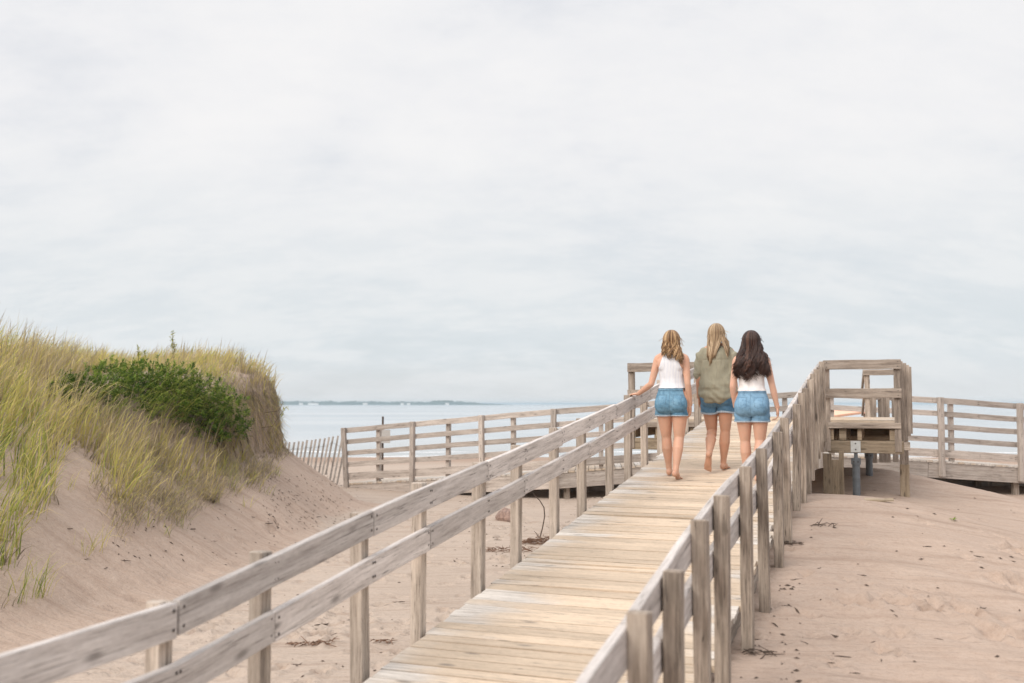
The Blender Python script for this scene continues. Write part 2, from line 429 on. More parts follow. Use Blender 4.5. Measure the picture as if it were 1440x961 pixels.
tag(link('sea', np_mesh('sea', np.stack([XX, YY, np.full_like(XX, SEA_Z)], -1).reshape(-1, 3),
    np.stack([ii[:-1, :-1], ii[:-1, 1:], ii[1:, 1:], ii[1:, :-1]], -1).reshape(-1, 4), [M['sea']])), kind='structure')

# far shore: a low wooded headland, with a few pale houses
def far_shore():
    D0 = 2600.0; n = 420
    tx = np.linspace(-.62, .0, n); v = []; 
    rg = np.random.default_rng(5)
    prof = np.interp(tx, [-.62, -.3, -.23, -.17, -.12, -.085, -.07, -.05, -.03, -.012, 0], [10, 11.5, 10, 11, 9, 10, 13, 9.5, 5.5, 2.6, 0.6])
    bumps = np.convolve(rg.uniform(-1, 1, n + 8), np.ones(5) / 5, 'valid')[:n] * 3.2 + rg.uniform(-.8, .8, n)
    prof = np.maximum(prof + bumps * np.clip(prof / 6, 0, 1), .5)
    rows = [(0, 0.0), (25, .62), (70, 1.0), (240, .9), (420, .0)]
    for dy, k in rows:
        jit = rg.uniform(.86, 1.06, n) if 0 < k else 1
        v.append(np.stack([tx * (D0 + dy), np.full(n, D0 + dy), SEA_Z - .3 + prof * k * jit], -1))
    v = np.concatenate(v); ii = np.arange(len(rows) * n).reshape(len(rows), n)
    q = np.stack([ii[:-1, :-1], ii[:-1, 1:], ii[1:, 1:], ii[1:, :-1]], -1).reshape(-1, 4)
    m, nt, bs, out = new_mat('wooded_headland')
    geo = nd(nt, 'ShaderNodeNewGeometry')
    c = mix(nt, mrange(nt, noise(nt, geo.outputs['Position'], .03, 4), .35, .65, 0, 1), (.03, .06, .06), (.055, .09, .075))
    lk(nt, c, bs.inputs['Base Color']); bs.inputs['Roughness'].default_value = .95
    tag(link('hills', np_mesh('hills', v, q, [m], None, False)), kind='structure')
    hw = simple_mat('white_house_wall', (.8, .8, .78), .8); hr_ = simple_mat('grey_house_roof', (.25, .23, .22), .8)
    for k, (px, w, lab) in enumerate([(424, 9, 'leftmost white house at the waterline of the far wooded shore'), (441, 26, 'widest pale white house block on the far wooded shore'),
                                 (514, 11, 'small white house on the far shore between the walkway railing end and the sign pole'), (566, 8, 'left one of two tiny white cottages close together on the far shore'),
                                 (575, 8, 'right one of two tiny white cottages close together on the far shore'), (629, 10, 'rightmost white house on the far shore under its highest trees')]):
        x = (px - CX) / F * (D0 - 14); h = 4.5
        t = thing('house', (x, D0 - 14, SEA_Z), lab, 'house', 'white houses on the far shore')
        b = MB(); b.board((x - w / 2, D0 - 14, SEA_Z + .3 + h / 2), (x + w / 2, D0 - 14, SEA_Z + .3 + h / 2), (0, 0, 1), h, 8); b.build('wall', hw, t)
        r_ = MB(); z0 = SEA_Z + .3 + h
        r_.add([(x - w / 2 - .5, D0 - 18.6, z0), (x + w / 2 + .5, D0 - 18.6, z0), (x + w / 2 + .5, D0 - 9.4, z0), (x - w / 2 - .5, D0 - 9.4, z0), (x - w / 2 - .5, D0 - 14, z0 + 1.8), (x + w / 2 + .5, D0 - 14, z0 + 1.8)],
               [(0, 1, 5, 4), (2, 3, 4, 5), (0, 4, 3), (1, 2, 5), (3, 2, 1, 0)]); r_.build('roof', hr_, t)
far_shore()

# ------------------------------------------------------------------ boardwalk ramp
def rail_off(side, s):
    """small sags of the real rails, metres up"""
    if side == 'R': return float(np.interp(s, [1.2, 2.6, 3.2, 3.9, 4.6, 5.5, 6.9, 8.2, 8.8, 10.5, 13.5, 15.8], [-.25, -.09, -.02, 0, .03, .028, -.014, -.055, -.043, -.03, .018, .03]))
    return float(np.interp(s, [3, 5, 8, 10, 12, 15.8], [-.01, .01, -.01, -.015, .01, .02]))
LPOST = [1.2, 2.25, 3.28, 3.95, 4.89, 5.62, 6.58, 7.36, 8.34, 9.18, 10.22, 11.04, 11.87, 12.78, 13.73, 14.6, 15.5]
RPOST = [1.6, 2.55, 3.45, 4.01, 4.69, 5.31, 6.32, 7.24, 8.34, 9.06, 10.25, 11.02, 11.68, 12.42, 13.11, 13.72, 14.38, 15.05]
ramp_t = thing('boardwalk', P(8, (LL + LR) / 2, deck_z(8)), 'sloping wooden boardwalk with pale worn planks rising towards the platform', 'boardwalk')
def plank_deck(name, mat, parent, s_a, s_b, zf, l_a, l_b, pw=.118, gap=.0045, th=.036):
    mb = MB(); across = []
    s = s_a; k = 0
    while s < s_b - .02:
        w = pw * random.uniform(.94, 1.04); 
        if s + w > s_b: w = s_b - s
        s_m = s + w / 2; za, zb = zf(s + .002), zf(s + w - .002)
        la = l_a + random.gauss(0, .006); lb = l_b + random.gauss(0, .012)
        tilt = random.gauss(0, .0022); dz = random.gauss(0, .0014)
        if random.random() < .03: dz += .006
        n = 6; vs = []; cr = random.gauss(0, .003)
        for i in range(n + 1):
            t = i / n; l = la + (lb - la) * t
            b = cr * math.sin(PI * t)
            for (ss, zz) in ((s + random.gauss(0, .0012), za - th), (s, za), (s + w, zb), (s + w, zb - th)):
                vs.append(P(ss, l, zz + dz + b + tilt * (1 if ss > s_m else -1)))
        fs = []; uvs = []; v0 = random.random() * 30; u0 = random.random() * 30; vv = [0, th, th + w, 2 * th + w, 2 * (th + w)]
        L = abs(lb - la)
        for i in range(n):
            for q in range(4):
                q2 = (q + 1) % 4
                fs.append((i * 4 + q, i * 4 + 4 + q, i * 4 + 4 + q2, i * 4 + q2))
                ua, ub = u0 + L * i / n, u0 + L * (i + 1) / n
                uvs.append([(ua, v0 + vv[q]), (ub, v0 + vv[q]), (ub, v0 + vv[q + 1]), (ua, v0 + vv[q + 1])])
        fs += [(0, 1, 2, 3), (n * 4 + 3, n * 4 + 2, n * 4 + 1, n * 4)]; uvs += [[(u0, v0), (u0, v0 + th), (u0 + w, v0 + th), (u0 + w, v0)]] * 2
        mb.add(vs, fs, uvs, random.random()); across += [i / n for i in range(n + 1) for _ in range(4)]
        s += w + gap * random.uniform(.5, 1.6); k += 1
    o = mb.build(name, [mat, M['nail']], parent)
    a = o.data.attributes.new('across', 'FLOAT', 'POINT'); a.data.foreach_set('value', np.array(across, dtype=np.float32))
    return o
plank_deck('deck', M['deck'], ramp_t, .6, S1, deck_z, LL + .005, LR + .0)
for l in (LL + .05, LR - .05, (LL + LR) / 2):
    mb = MB()
    for a_, b_ in ((.6, 3.3), (3.3, 7.2), (7.2, 11.4), (11.4, S1)):
        mb.board(P(a_, l, deck_z(a_) - .036 - .1), P(b_ - .004, l, deck_z(b_) - .036 - .1), Z, .19, .04, nseg=4, jit=.001)
    mb.build('stringer', M['post'], ramp_t)

def railing(name, side, posts, l_rail, out, label, s_start, s_end):
    """out = +1 when the posts stand on the right-hand side of the rail"""
    t = thing(name, P(8, l_rail, deck_z(8)), label, 'railing', 'railings of the boardwalk')
    zr = lambda s, h: deck_z(s) + h + rail_off(side, s)
    inner = -out
    for i, s in enumerate(posts):
        mb = MB(); top = zr(s, HR) + (random.uniform(.015, .055) if side == 'R' else random.uniform(-.01, .03))
        lp = l_rail + out * (.02 + .038 + .003)
        x = P(s, lp, 0)
        bot = min(gz(x.x, x.y) - .25, deck_z(s) - .3)
        if side == 'R' and s > 7.8: bot = deck_z(s) - random.uniform(.16, .30)
        rn = random.random()
        lean = Vector((random.gauss(0, .006), random.gauss(0, .006), 0))
        wd = random.uniform(.070, .080)
        # two planks set face to face
        for k in (-1, 1):
            tt = top - (0 if k < 0 else random.uniform(0, .012))
            a_ = P(s + k * .021, lp, bot) - lean; b_ = P(s + k * .021, lp, tt) + lean
            mb.board(a_, b_, N, wd, .0405, rnd=min(1, max(0, rn + random.uniform(-.12, .12))), nseg=6, jit=.0012)
        mb.build('post', [M['post'] if side == 'R' else M['post_pale']], t, bevel=.004)
    # rails: boards over two spans, butting at the posts
    for h, off in ((HR, 0), (HR - .245, 1)):
        knots = [s_start] + [s for i, s in enumerate(posts) if i % 2 == off and s_start + .3 < s < s_end - .3] + [s_end]
        for a_, b_ in zip(knots[:-1], knots[1:]):
            mb = MB(); dz = random.gauss(0, .004)
            n = 5; ss = [a_ + .005 + (b_ - a_ - .010) * i / n for i in range(n + 1)]
            w = .14
            # follow the slope in short pieces joined into one board
            rn = random.random(); vs = []; fs = []; uvs = []; u0 = random.random() * 20; v0 = random.random() * 20; vv = [0, w, w + .04, 2 * w + .04, 2 * w + .08]
            for s in ss:
                c = P(s, l_rail, zr(s, h) - w / 2 + dz)
                jt = random.gauss(0, .0012)
                for (zz, ll) in ((-w / 2, -.02), (w / 2, -.02), (w / 2, .02), (-w / 2, .02)):
                    vs.append(c + Z * (zz + random.gauss(0, .0015)) + N * (ll + jt))
            for i in range(n):
                for q in range(4):
                    q2 = (q + 1) % 4
                    fs.append((i * 4 + q, i * 4 + q2, i * 4 + 4 + q2, i * 4 + 4 + q))
                    ua, ub = u0 + ss[i], u0 + ss[i + 1]
                    uvs.append([(ua, v0 + vv[q]), (ua, v0 + vv[q + 1]), (ub, v0 + vv[q + 1]), (ub, v0 + vv[q])])
            fs += [(3, 2, 1, 0), (n * 4, n * 4 + 1, n * 4 + 2, n * 4 + 3)]; uvs += [[(u0, v0), (u0, v0 + w), (u0 + .02, v0 + w), (u0 + .02, v0)]] * 2
            mb.add(vs, fs, uvs, rn)
            for s in posts:
                if a_ - .02 <= s <= b_ + .02:
                    for dzn in (-.035, .04):
                        for ds in ((.03,) if abs(s - a_) < .02 else (-.03,) if abs(s - b_) < .02 else (-.008, .016)):
                            mb.disc(P(s + ds, l_rail + inner * .0215, zr(s, h) - .07 + dz + dzn), N * inner, .008)
            mb.build('rail_board', [M['rail'], M['nail']], t, bevel=.004)
    return t
railing('railing', 'L', LPOST, LL - .002, -1, 'grey two-board railing along the left edge of the boardwalk, touched by one woman', .5, S1)
railing('railing', 'R', RPOST, LR + .022, 1, 'grey two-board railing on the right edge of the boardwalk with tall posts outside it', 1.2, S1 + .1)

# ------------------------------------------------------------------ platform at the top of the ramp
PR, PL = 1.14, 1.22            # how far it reaches to either side of the ramp
S2 = 20.6
plat = thing('viewing_platform', P(18, -1.7, ZT), 'raised brown timber viewing platform on steel pipes at the top of the boardwalk', 'platform')
plank_deck('deck', M['deck'], plat, S1 + .02, S2, lambda s: ZT + .004, LL - PL, LR + PR)
def jboard(mb, s0, l0, z0, s1, l1, z1, w, t, up=Z, **k): mb.board(P(s0, l0, z0), P(s1, l1, z1), up, w, t, **k)
fr = S1 + .0
for (l0, l1) in ((LL - PL, LL - .12), (LR + .12, LR + PR)):     # edge boards, joist ends and beam of the front
    mb = MB(); jboard(mb, fr - .01, l0, ZT - .062, fr - .01, l1, ZT - .062, .085, .04, nseg=4, jit=.002); mb.build('fascia', M['plat'], plat, bevel=.004)
    mb = MB(); jboard(mb, fr + .06, l0 - .02, ZT - .38, fr + .06, l1 + .03, ZT - .38, .185, .09, nseg=4, jit=.002); mb.build('beam', M['beam'], plat, bevel=.005)
for l in (LL - PL + .08, LL - .75, LL - .2, LR + .16, LR + .32, LR + .56, LR + PR - .11):
    mb = MB(); jboard(mb, fr + .03, l, ZT - .195, S2 - .05, l, ZT - .195, .165, .10 if l in (LR + .32, LR + PR - .11) else .06); mb.build('joist', M['beam'], plat)
mb = MB(); jboard(mb, S2 - .6, LL - PL, ZT - .38, S2 - .6, LR + PR, ZT - .38, .185, .09); mb.build('beam', M['beam'], plat)
mb = MB(); jboard(mb, S1 + 2.0, LL - PL, ZT - .38, S1 + 2.0, LR + PR, ZT - .38, .185, .09); mb.build('beam', M['beam'], plat)
for l_ in (LL - PL + .03, LR + PR - .03):  # rim boards added to shut out side light beneath the platform
    mb = MB(); jboard(mb, S1 + .15, l_, ZT - .165, S2 - .05, l_, ZT - .165, .235, .04); mb.build('joist', M['beam'], plat)
for s_ in (S1 + 2.4, S1 + 3.4):  # cross boards added behind the front to keep the joist gaps dark
    mb = MB(); jboard(mb, s_, LL - PL + .06, ZT - .165, s_, LR + PR - .06, ZT - .165, .235, .04); mb.build('joist', M['beam'], plat)
def pipe(s, l):
    q = P(s, l, 0); g0 = gz(q.x, q.y) - .3
    mb = MB(); r = .056
    mb.tube([(q.x, q.y, g0), (q.x, q.y, ZT - .64)], r, 18)
    mb.tube([(q.x, q.y, ZT - .645), (q.x, q.y, ZT - .55)], r + .014, 18)
    mb.tube([(q.x, q.y, ZT - .55), (q.x, q.y, ZT - .47)], .028, 10)
    mb.build('pipe_support', [M['steel']], plat, smooth=False)
    for k in (-1, 1):
        b = MB(); b.disc(P(s - r - .012, l + .03 * k, ZT - .60), -U, .012, 0); b.build('bolt', [M['nail']], plat)
pipe(fr + .06, LR + .50); pipe(fr + 2.0, LR + .66); pipe(fr + 2.0, LL - .5); pipe(fr + .06, LL - .65)
mb = MB(); jboard(mb, fr + .010, LR + .43, ZT - .375, fr + .010, LR + .57, ZT - .375, .17, .006)
for k in (-.045, .045): mb.disc(P(fr + .006, LR + .5, ZT - .375 + k), -U, .012, 1)
mb.build('bracket_plate', [M['plate'], M['nail']], plat)
# short lower boards at the foot of the ramp end, right-hand support post
for (s, l, zt, zb, w) in ((S1 - .55, LR + .12, -.72, -1.3, .12), (S1 - .35, LR + .20, -.82, -1.35, .14), (S1 - .15, LR + .30, -.70, -1.5, .07)):
    mb = MB(); mb.board(P(s, l, zb), P(s, l, zt), N, w, .06, nseg=3, jit=.002); mb.build('brace_board', M['beam'], plat, bevel=.004)
mb = MB(); mb.board(P(fr + .75, LR + PR + .045, -1.6), P(fr + .75, LR + PR + .045, ZT - .25), N, .13, .09, nseg=3, jit=.002); mb.build('support_post', M['plat'], plat, bevel=.005)
mb = MB(); mb.board(P(fr + .70, LR + PR + .045, -1.7), P(fr + .70, LR + PR + .045, -.93), N, .135, .03, nseg=3, jit=.002); mb.build('brace_board', M['beam'], plat, bevel=.005)
mb = MB(); jboard(mb, fr + .06, LR + PR + .035, ZT - .36, fr + .06, LR + PR + .12, ZT - .36, .12, .09); mb.build('joist', M['plat'], plat, bevel=.004)
PH = .92
def plat_front(l0, l1, label, corner_posts):
    t = thing('railing', P(fr, (l0 + l1) / 2, ZT), label, 'railing', 'railings of the platform')
    for h, x in ((PH, 0), (PH - .43, .02)):
        mb = MB(); jboard(mb, fr - .025, l0, ZT + h - .07, fr - .025, l1, ZT + h - .07, .142, .04, nseg=6, jit=.002)
        for l in (l0 + .05, l1 - .05):
            for dz in (-.035, .035): mb.disc(P(fr - .047, l, ZT + h - .07 + dz), -U, .007)
        mb.build('rail_board', [M['plat'], M['nail']], t, bevel=.004)
    for l in corner_posts:
        mb = MB(); mb.board(P(fr + .045, l, ZT - .45), P(fr + .045, l, ZT + PH - .005), N, .095, .09, nseg=6, jit=.002); mb.build('post', M['plat'], t, bevel=.005)
    return t
plat_front(LR + .06, LR + PR + .02, 'brown two-rail front railing of the platform to the right of the boardwalk top', [LR + .10, LR + PR - .04])
plat_front(LL - PL, LL - .06, 'short brown platform railing left of the boardwalk, behind the woman in white stripes', [LL - PL + .05, LL - .10])
# side railing on the right, close-set posts running away from the corner
t = thing('railing', P(fr + 1, LR + PR + .2, ZT), 'close-set row of tall brown posts along the right side of the platform', 'railing', 'railings of the platform')
side = [(fr + .24, LR + PR + .01), (fr + .62, LR + PR + .055), (fr + 1.1, LR + PR + .11), (fr + 1.65, LR + PR + .155)]
for i, (s, l) in enumerate(side):
    mb = MB(); top = ZT + PH - .02 - .012 * i; bot = ZT - .30 + .02 * i + random.uniform(-.02, .02)
    mb.board(P(s, l, bot), P(s, l, top), N, .095 if i else .08, .05, nseg=6, jit=.002)
    mb.board(P(s + .05, l - .01, bot + random.uniform(0, .06)), P(s + .05, l - .01, top + random.uniform(-.03, .01)), N, .08, .045, nseg=6, jit=.002)
    mb.build('post', M['plat'], t, bevel=.004)
for h in (PH - .03, PH - .45):
    for (a_, b_) in zip(side[:-1], side[1:]):
        mb = MB(); mb.board(P(a_[0], a_[1] - .075, ZT + h - .07), P(b_[0] - .005, b_[1] - .075, ZT + h - .07), Z, .14, .04, nseg=2, jit=.001); mb.build('rail_board', M['plat'], t, bevel=.004)
# back railing
t = thing('railing', P(S2, LR + .7, ZT), 'back railing of the platform, framed between the two front rails', 'railing', 'railings of the platform')
for l in (LR + .62, LR + 1.28):
    mb = MB(); mb.board(P(S2 - .08, l, ZT - .3), P(S2 - .08, l, ZT + PH - .02), N, .10, .09, nseg=5, jit=.002); mb.build('post', M['plat'], t, bevel=.004)
for h in (PH, PH - .43):
    mb = MB(); jboard(mb, S2 - .145, LR + .55, ZT + h - .05, S2 - .145, LR + 1.32, ZT + h - .05, .11, .04, nseg=4, jit=.002); mb.build('rail_board', M['plat'], t, bevel=.004)
    mb = MB(); jboard(mb, S2 - .12, LR + .565, ZT + h - .06, S2 + 1.2, LR + .50, ZT + h - .42, .12, .04, nseg=4, jit=.002); mb.build('rail_board', M['plat'], t, bevel=.004)
t = thing('railing', P(S2 + .6, LR + .8, ZT), 'short uneven brown posts of the steps behind the back railing of the platform', 'railing', 'railings of the platform')
for (s, l, h) in ((S2 + .35, LR + .72, .56), (S2 + .6, LR + .86, .42), (S2 + .62, LR + .97, .42), (S2 + .9, LR + 1.12, .58)):
    mb = MB(); mb.board(P(s, l, ZT - .9), P(s, l, ZT + h), N, .11, .06, nseg=4, jit=.002); mb.build('post', M['plat'], t, bevel=.004)
mb = MB(); jboard(mb, S2 + .40, LR + .72, ZT + .40, S2 + .95, LR + 1.12, ZT + .40, .11, .035); mb.build('rail_board', M['plat'], t, bevel=.004)

# ------------------------------------------------------------------ low walkway crossing behind
WX = [-4.12, .94, 3.9, 6.6, 9.0, 11.6, 15.0]
WY = [25.0, 22.0, 21.75, 21.6, 21.75, 22.1, 22.8]
WZ = [-1.98, -1.49, -1.25, -1.09, -1.22, -1.40, -1.66]
wy = lambda x: float(np.interp(x, WX, WY)); wz = lambda x: float(np.interp(x, WX, WZ))
walk = thing('walkway', (4, 23, wz(4)), 'low pale timber walkway crossing behind the boardwalk in front of the sea', 'walkway')
def wdir(x):
    d = Vector((.2, wy(x + .1) - wy(x - .1), 0)).normalized(); return d, Vector((-d.y, d.x, 0))
mb = MB(); across = []
x = WX[0]
while x < 14.6:
    d, nn = wdir(x + .07); w = .14 * d.x
    c = Vector((x + w / 2, wy(x + w / 2), wz(x + w / 2) - .02))
    mb.board(c - nn * .10, c + nn * 1.75, d, .132, .038, nseg=1); x += w + .006
o = mb.build('deck', [M['deck']], walk); a_ = o.data.attributes.new('across', 'FLOAT', 'POINT'); a_.data.foreach_set('value', np.full(len(o.data.vertices), .05, dtype=np.float32))
for off, nm in ((-.06, 'stringer'), (1.7, 'stringer')):
    for xa, xb in zip(WX[:-1], WX[1:]):
        da, na = wdir(xa + .2)
        hh = .33 if off < 0 else 1.1  # far board deepened into an added skirt, blocking light under the walkway
        mb = MB(); mb.board(Vector((xa, wy(xa), wz(xa) - .04 - hh / 2)) + na * off, Vector((xb - .004, wy(xb), wz(xb) - .04 - hh / 2)) + na * off, Z, hh, .05, nseg=4, jit=.001); mb.build(nm, M['far'], walk, bevel=.004)
for x in (1.2, 3.6, 8.0, 11.12, 13.5):
    for off in (.1, 1.5):
        d, nn = wdir(x); c = Vector((x, wy(x), 0)) + nn * off
        mb = MB(); mb.board(c + Z * -2.6, c + Z * (wz(x) - .05), d, .14, .09, nseg=2, jit=.002); mb.build('support_post', M['post'], walk, bevel=.004)
fen = thing('railing', (4, 22, wz(4)), 'long pale five-rail railing of the low walkway against the sea', 'railing')
FH = 1.37
front = [-4.10, -2.30, -.62, .95, 2.9, 4.8, 6.62, 9.28, 11.12, 13.0, 14.8]
back = [-3.27, -1.50, .02, 1.95, 3.85, 5.92, 6.92, 9.60, 12.0]
for i, x in enumerate(front):
    d, nn = wdir(x); c = Vector((x, wy(x), 0)) - nn * .14
    mb = MB(); lean = Vector((-.05, 0, 0)) if i == 0 else Vector((random.gauss(0, .008), 0, 0))
    mb.board(c + Z * (wz(x) - (.16 if i == 0 else .33)) + (lean * -1), c + Z * (wz(x) + FH + .01) + lean, d, .115, .09, nseg=5, jit=.002)
    for h in (.12, .38, .68, .98, 1.3):
        for k in (-.02, .02): mb.disc(c + lean * (h - .5) + Z * (wz(x) + h + k) - nn * .047, -nn, .009)
    mb.build('post', [M['far'], M['nail']], fen, bevel=.004)
for x in back:
    d, nn = wdir(x); c = Vector((x, wy(x), 0)) + nn * .02
    mb = MB(); mb.board(c + Z * (wz(x) + .0), c + Z * (wz(x) + FH - .07), d, .10, .085, nseg=4, jit=.002); mb.build('post', [M['far']], fen, bevel=.004)
for h, w in ((FH - .06, .125), (FH - .345, .115), (FH - .625, .115), (FH - .905, .115), (.165, .17)):
    for xa, xb in zip(front[:-1], front[1:]):
        da, na = wdir((xa + xb) / 2)
        mb = MB(); mb.board(Vector((xa - .02, wy(xa), wz(xa) + h)) - na * .06, Vector((xb - .025, wy(xb), wz(xb) + h)) - na * .06, Z, w, .04, nseg=3, jit=.0025)
        for tt in (.04, .5, .95):
            q = Vector((xa, wy(xa), wz(xa) + h)).lerp(Vector((xb, wy(xb), wz(xb) + h)), tt) - na * .082
            mb.disc(q + Z * .02, -na, .009); mb.disc(q - Z * .02, -na, .009)
        mb.build('rail_board', [M['far'], M['nail']], fen, bevel=.003)

# sign seen from behind, beyond the fence end
c = at(538, 640, 27.5); g0 = gz(c.x, c.y)
sg = thing('sign', (c.x, c.y, g0), 'square sign board seen from behind on a dark pole beyond the walkway railing', 'sign')
mb = MB(); mb.tube([(c.x, c.y, g0 - .3), (c.x, c.y, at(538, 586, 27.5).z)], .028, 8); mb.build('pole', [M['twig']], sg)
ta, tb = at(529, 614, 27.45), at(549, 614, 27.45)
mb = MB(); mb.board(ta - Vector((0, .04, 0)), tb - Vector((0, .04, 0)), Z, .36, .015); mb.build('panel', [M['signback']], sg)

# lath sand fence between the dune and the walkway end
sf = thing('sand_fence', at(440, 680, 25.2), 'thin leaning lath fence strung between the dune and the end of the walkway railing', 'fence')
pxs = [392 + 6.1 * i + (.8 if i % 3 == 1 else 0) for i in range(16)]
tops = [623, 622.5, 622, 622, 621, 621, 619, 619, 618, 617, 616.5, 615, 614, 613, 617, 616]
mids = []
for i, (px, py) in enumerate(zip(pxs, tops)):
    dd = 25.3 + .12 * math.sin(i * 2.1); tp = at(px + 3.5, py, dd); bt = at(px - 7.5 - .7 * i * .5, 694, dd - .05)
    bt.z = min(bt.z, gz(bt.x, bt.y)) - .05
    if i == 12: bt = at(458, 668, dd)
    mb = MB(); mb.board(bt, tp, (1, 0, 0), .048, .012, nseg=3, jit=.003); mb.build('slat', M['slat'], sf)
    mids.append((tp, bt))
for f_ in (.14, .5, .85):
    mb = MB(); mb.tube([tp.lerp(bt, f_ + random.uniform(-.01, .01)) + Vector((0, -.012, 0)) for tp, bt in mids], .0035, 5); mb.build('wire', [M['nail']], sf)

# salmon panel glimpsed behind the platform
ca, cb = at(1160, 586, 24.6), at(1206, 579.5, 24.6)
t = thing('shelter', (ca + cb) / 2 - Z * 2, 'faded salmon sloping roof panel glimpsed low between the rails of the platform', 'shelter')
mb = MB(); mb.board(ca + Z * .03 - Vector((.4, 0, .05)), cb + Z * .02 + Vector((.35, 0, .05)), (0, 1, .35), .32, .07); mb.build('roof', [M['salmon']], t, bevel=.01)
for q in (ca, cb + Vector((.2, 0, 0))):
    mb = MB(); mb.board(Vector((q.x, q.y, -2.4)), Vector((q.x, q.y, q.z - .03)), (1, 0, 0), .09, .09); mb.build('post', M['post'], t)


# ------------------------------------------------------------------ people
class Solid:
    def __init__(s): s.v = []; s.f = []
    def rings(s, R):
        b = len(s.v); n = len(R[0])
        for r in R: s.v += [tuple(p) for p in r]
        for i in range(len(R) - 1):
            for k in range(n):
                k2 = (k + 1) % n
                s.f.append((b + i * n + k, b + i * n + k2, b + (i + 1) * n + k2, b + (i + 1) * n + k))
        s.f.append(tuple(b + k for k in range(n - 1, -1, -1))); s.f.append(tuple(b + (len(R) - 1) * n + k for k in range(n)))
    def ell(s, c, rx, ry, rz, rot=None, nseg=16, nr=9):
        R = []
        for i in range(nr):
            t = -PI / 2 * .97 + PI * .97 * i / (nr - 1); row = []
            for k in range(nseg):
                a = 2 * PI * k / nseg; p = Vector((rx * math.cos(t) * math.cos(a), ry * math.cos(t) * math.sin(a), rz * math.sin(t)))
                if rot is not None: p = rot @ p
                row.append(Vector(c) + p)
            R.append(row)
        s.rings(R)
    def limb(s, pts, rad, nseg=16):
        pts = [Vector(p) for p in pts]; R = []
        for i, p in enumerate(pts):
            d = (pts[min(i + 1, len(pts) - 1)] - pts[max(i - 1, 0)]).normalized()
            ref = Vector((0, 1, 0)) if abs(d.y) < .8 else Vector((1, 0, 0))
            a = d.cross(ref).normalized(); b = d.cross(a)
            r = rad[i]; ra, rb = (r if hasattr(r, '__len__') else (r, r))
            R.append([p + a * (ra * math.cos(2 * PI * k / nseg)) - b * (rb * math.sin(2 * PI * k / nseg)) for k in range(nseg)])
        s.rings(R)
        for q, r in ((pts[0], rad[0]), (pts[-1], rad[-1])):
            r = min(r) if hasattr(r, '__len__') else r
            s.ell(q, r, r, r, None, 12, 7)
    def remesh(s, voxel, smooth_it=4, fac=.5):
        me = bpy.data.meshes.new('tmp'); me.from_pydata(s.v, [], s.f); me.update()
        bm = bmesh.new(); bm.from_mesh(me); bmesh.ops.recalc_face_normals(bm, faces=bm.faces); bm.to_mesh(me); bm.free()
        o = bpy.data.objects.new('tmp', me); COL.objects.link(o)
        r = o.modifiers.new('r', 'REMESH'); r.mode = 'VOXEL'; r.voxel_size = voxel
        sm = o.modifiers.new('s', 'SMOOTH'); sm.iterations = smooth_it; sm.factor = fac
        dg = bpy.context.evaluated_depsgraph_get(); e = o.evaluated_get(dg); m2 = e.to_mesh()
        V = np.empty(len(m2.vertices) * 3, np.float32); m2.vertices.foreach_get('co', V); V = V.reshape(-1, 3).astype(float)
        Q = np.array([tuple(p.vertices) for p in m2.polygons if len(p.vertices) == 4], dtype=np.int64)
        e.to_mesh_clear(); bpy.data.objects.remove(o); bpy.data.meshes.remove(me)
        return V, Q
def vnormals(V, Q):
    n = np.cross(V[Q[:, 2]] - V[Q[:, 0]], V[Q[:, 3]] - V[Q[:, 1]]); N_ = np.zeros_like(V)
    for k in range(4): np.add.at(N_, Q[:, k], n)
    return N_ / np.maximum(np.linalg.norm(N_, axis=1, keepdims=True), 1e-12)
def edges_of(Q):
    E_ = np.concatenate([Q[:, [0, 1]], Q[:, [1, 2]], Q[:, [2, 3]], Q[:, [3, 0]]]); E_ = np.sort(E_, 1)
    U_, c = np.unique(E_, axis=0, return_counts=True); return U_, c
def relax(V, Q, it, keep_border=True):
    E_, c = edges_of(Q); V = V.copy(); deg = np.zeros(len(V)); np.add.at(deg, E_[:, 0], 1); np.add.at(deg, E_[:, 1], 1)
    fix = np.zeros(len(V), bool)
    if keep_border:
        be = E_[c == 1]; fix[be.ravel()] = True
    for _ in range(it):
        S_ = np.zeros_like(V); np.add.at(S_, E_[:, 0], V[E_[:, 1]]); np.add.at(S_, E_[:, 1], V[E_[:, 0]])
        W_ = V + .5 * (S_ / deg[:, None] - V)
        V = np.where(fix[:, None], V, W_)
    return V
def submesh(V, Q, keep):
    q = Q[keep]; u, inv = np.unique(q, return_inverse=True); return V[u], inv.reshape(q.shape), u
def seg_dist(Pn, a, b):
    a = np.array(a); b = np.array(b); ab = b - a; t = np.clip(((Pn - a) @ ab) / (ab @ ab), 0, 1)
    return np.linalg.norm(Pn - (a + t[:, None] * ab), axis=1)
def put(name, V, Q, mats, parent, midx=None, attrs=None):
    me = np_mesh(name, V, Q, mats, attrs)
    if midx is not None and len(me.polygons) == len(midx): me.polygons.foreach_set('material_index', midx.astype(np.int32))
    return link(name, me, parent)

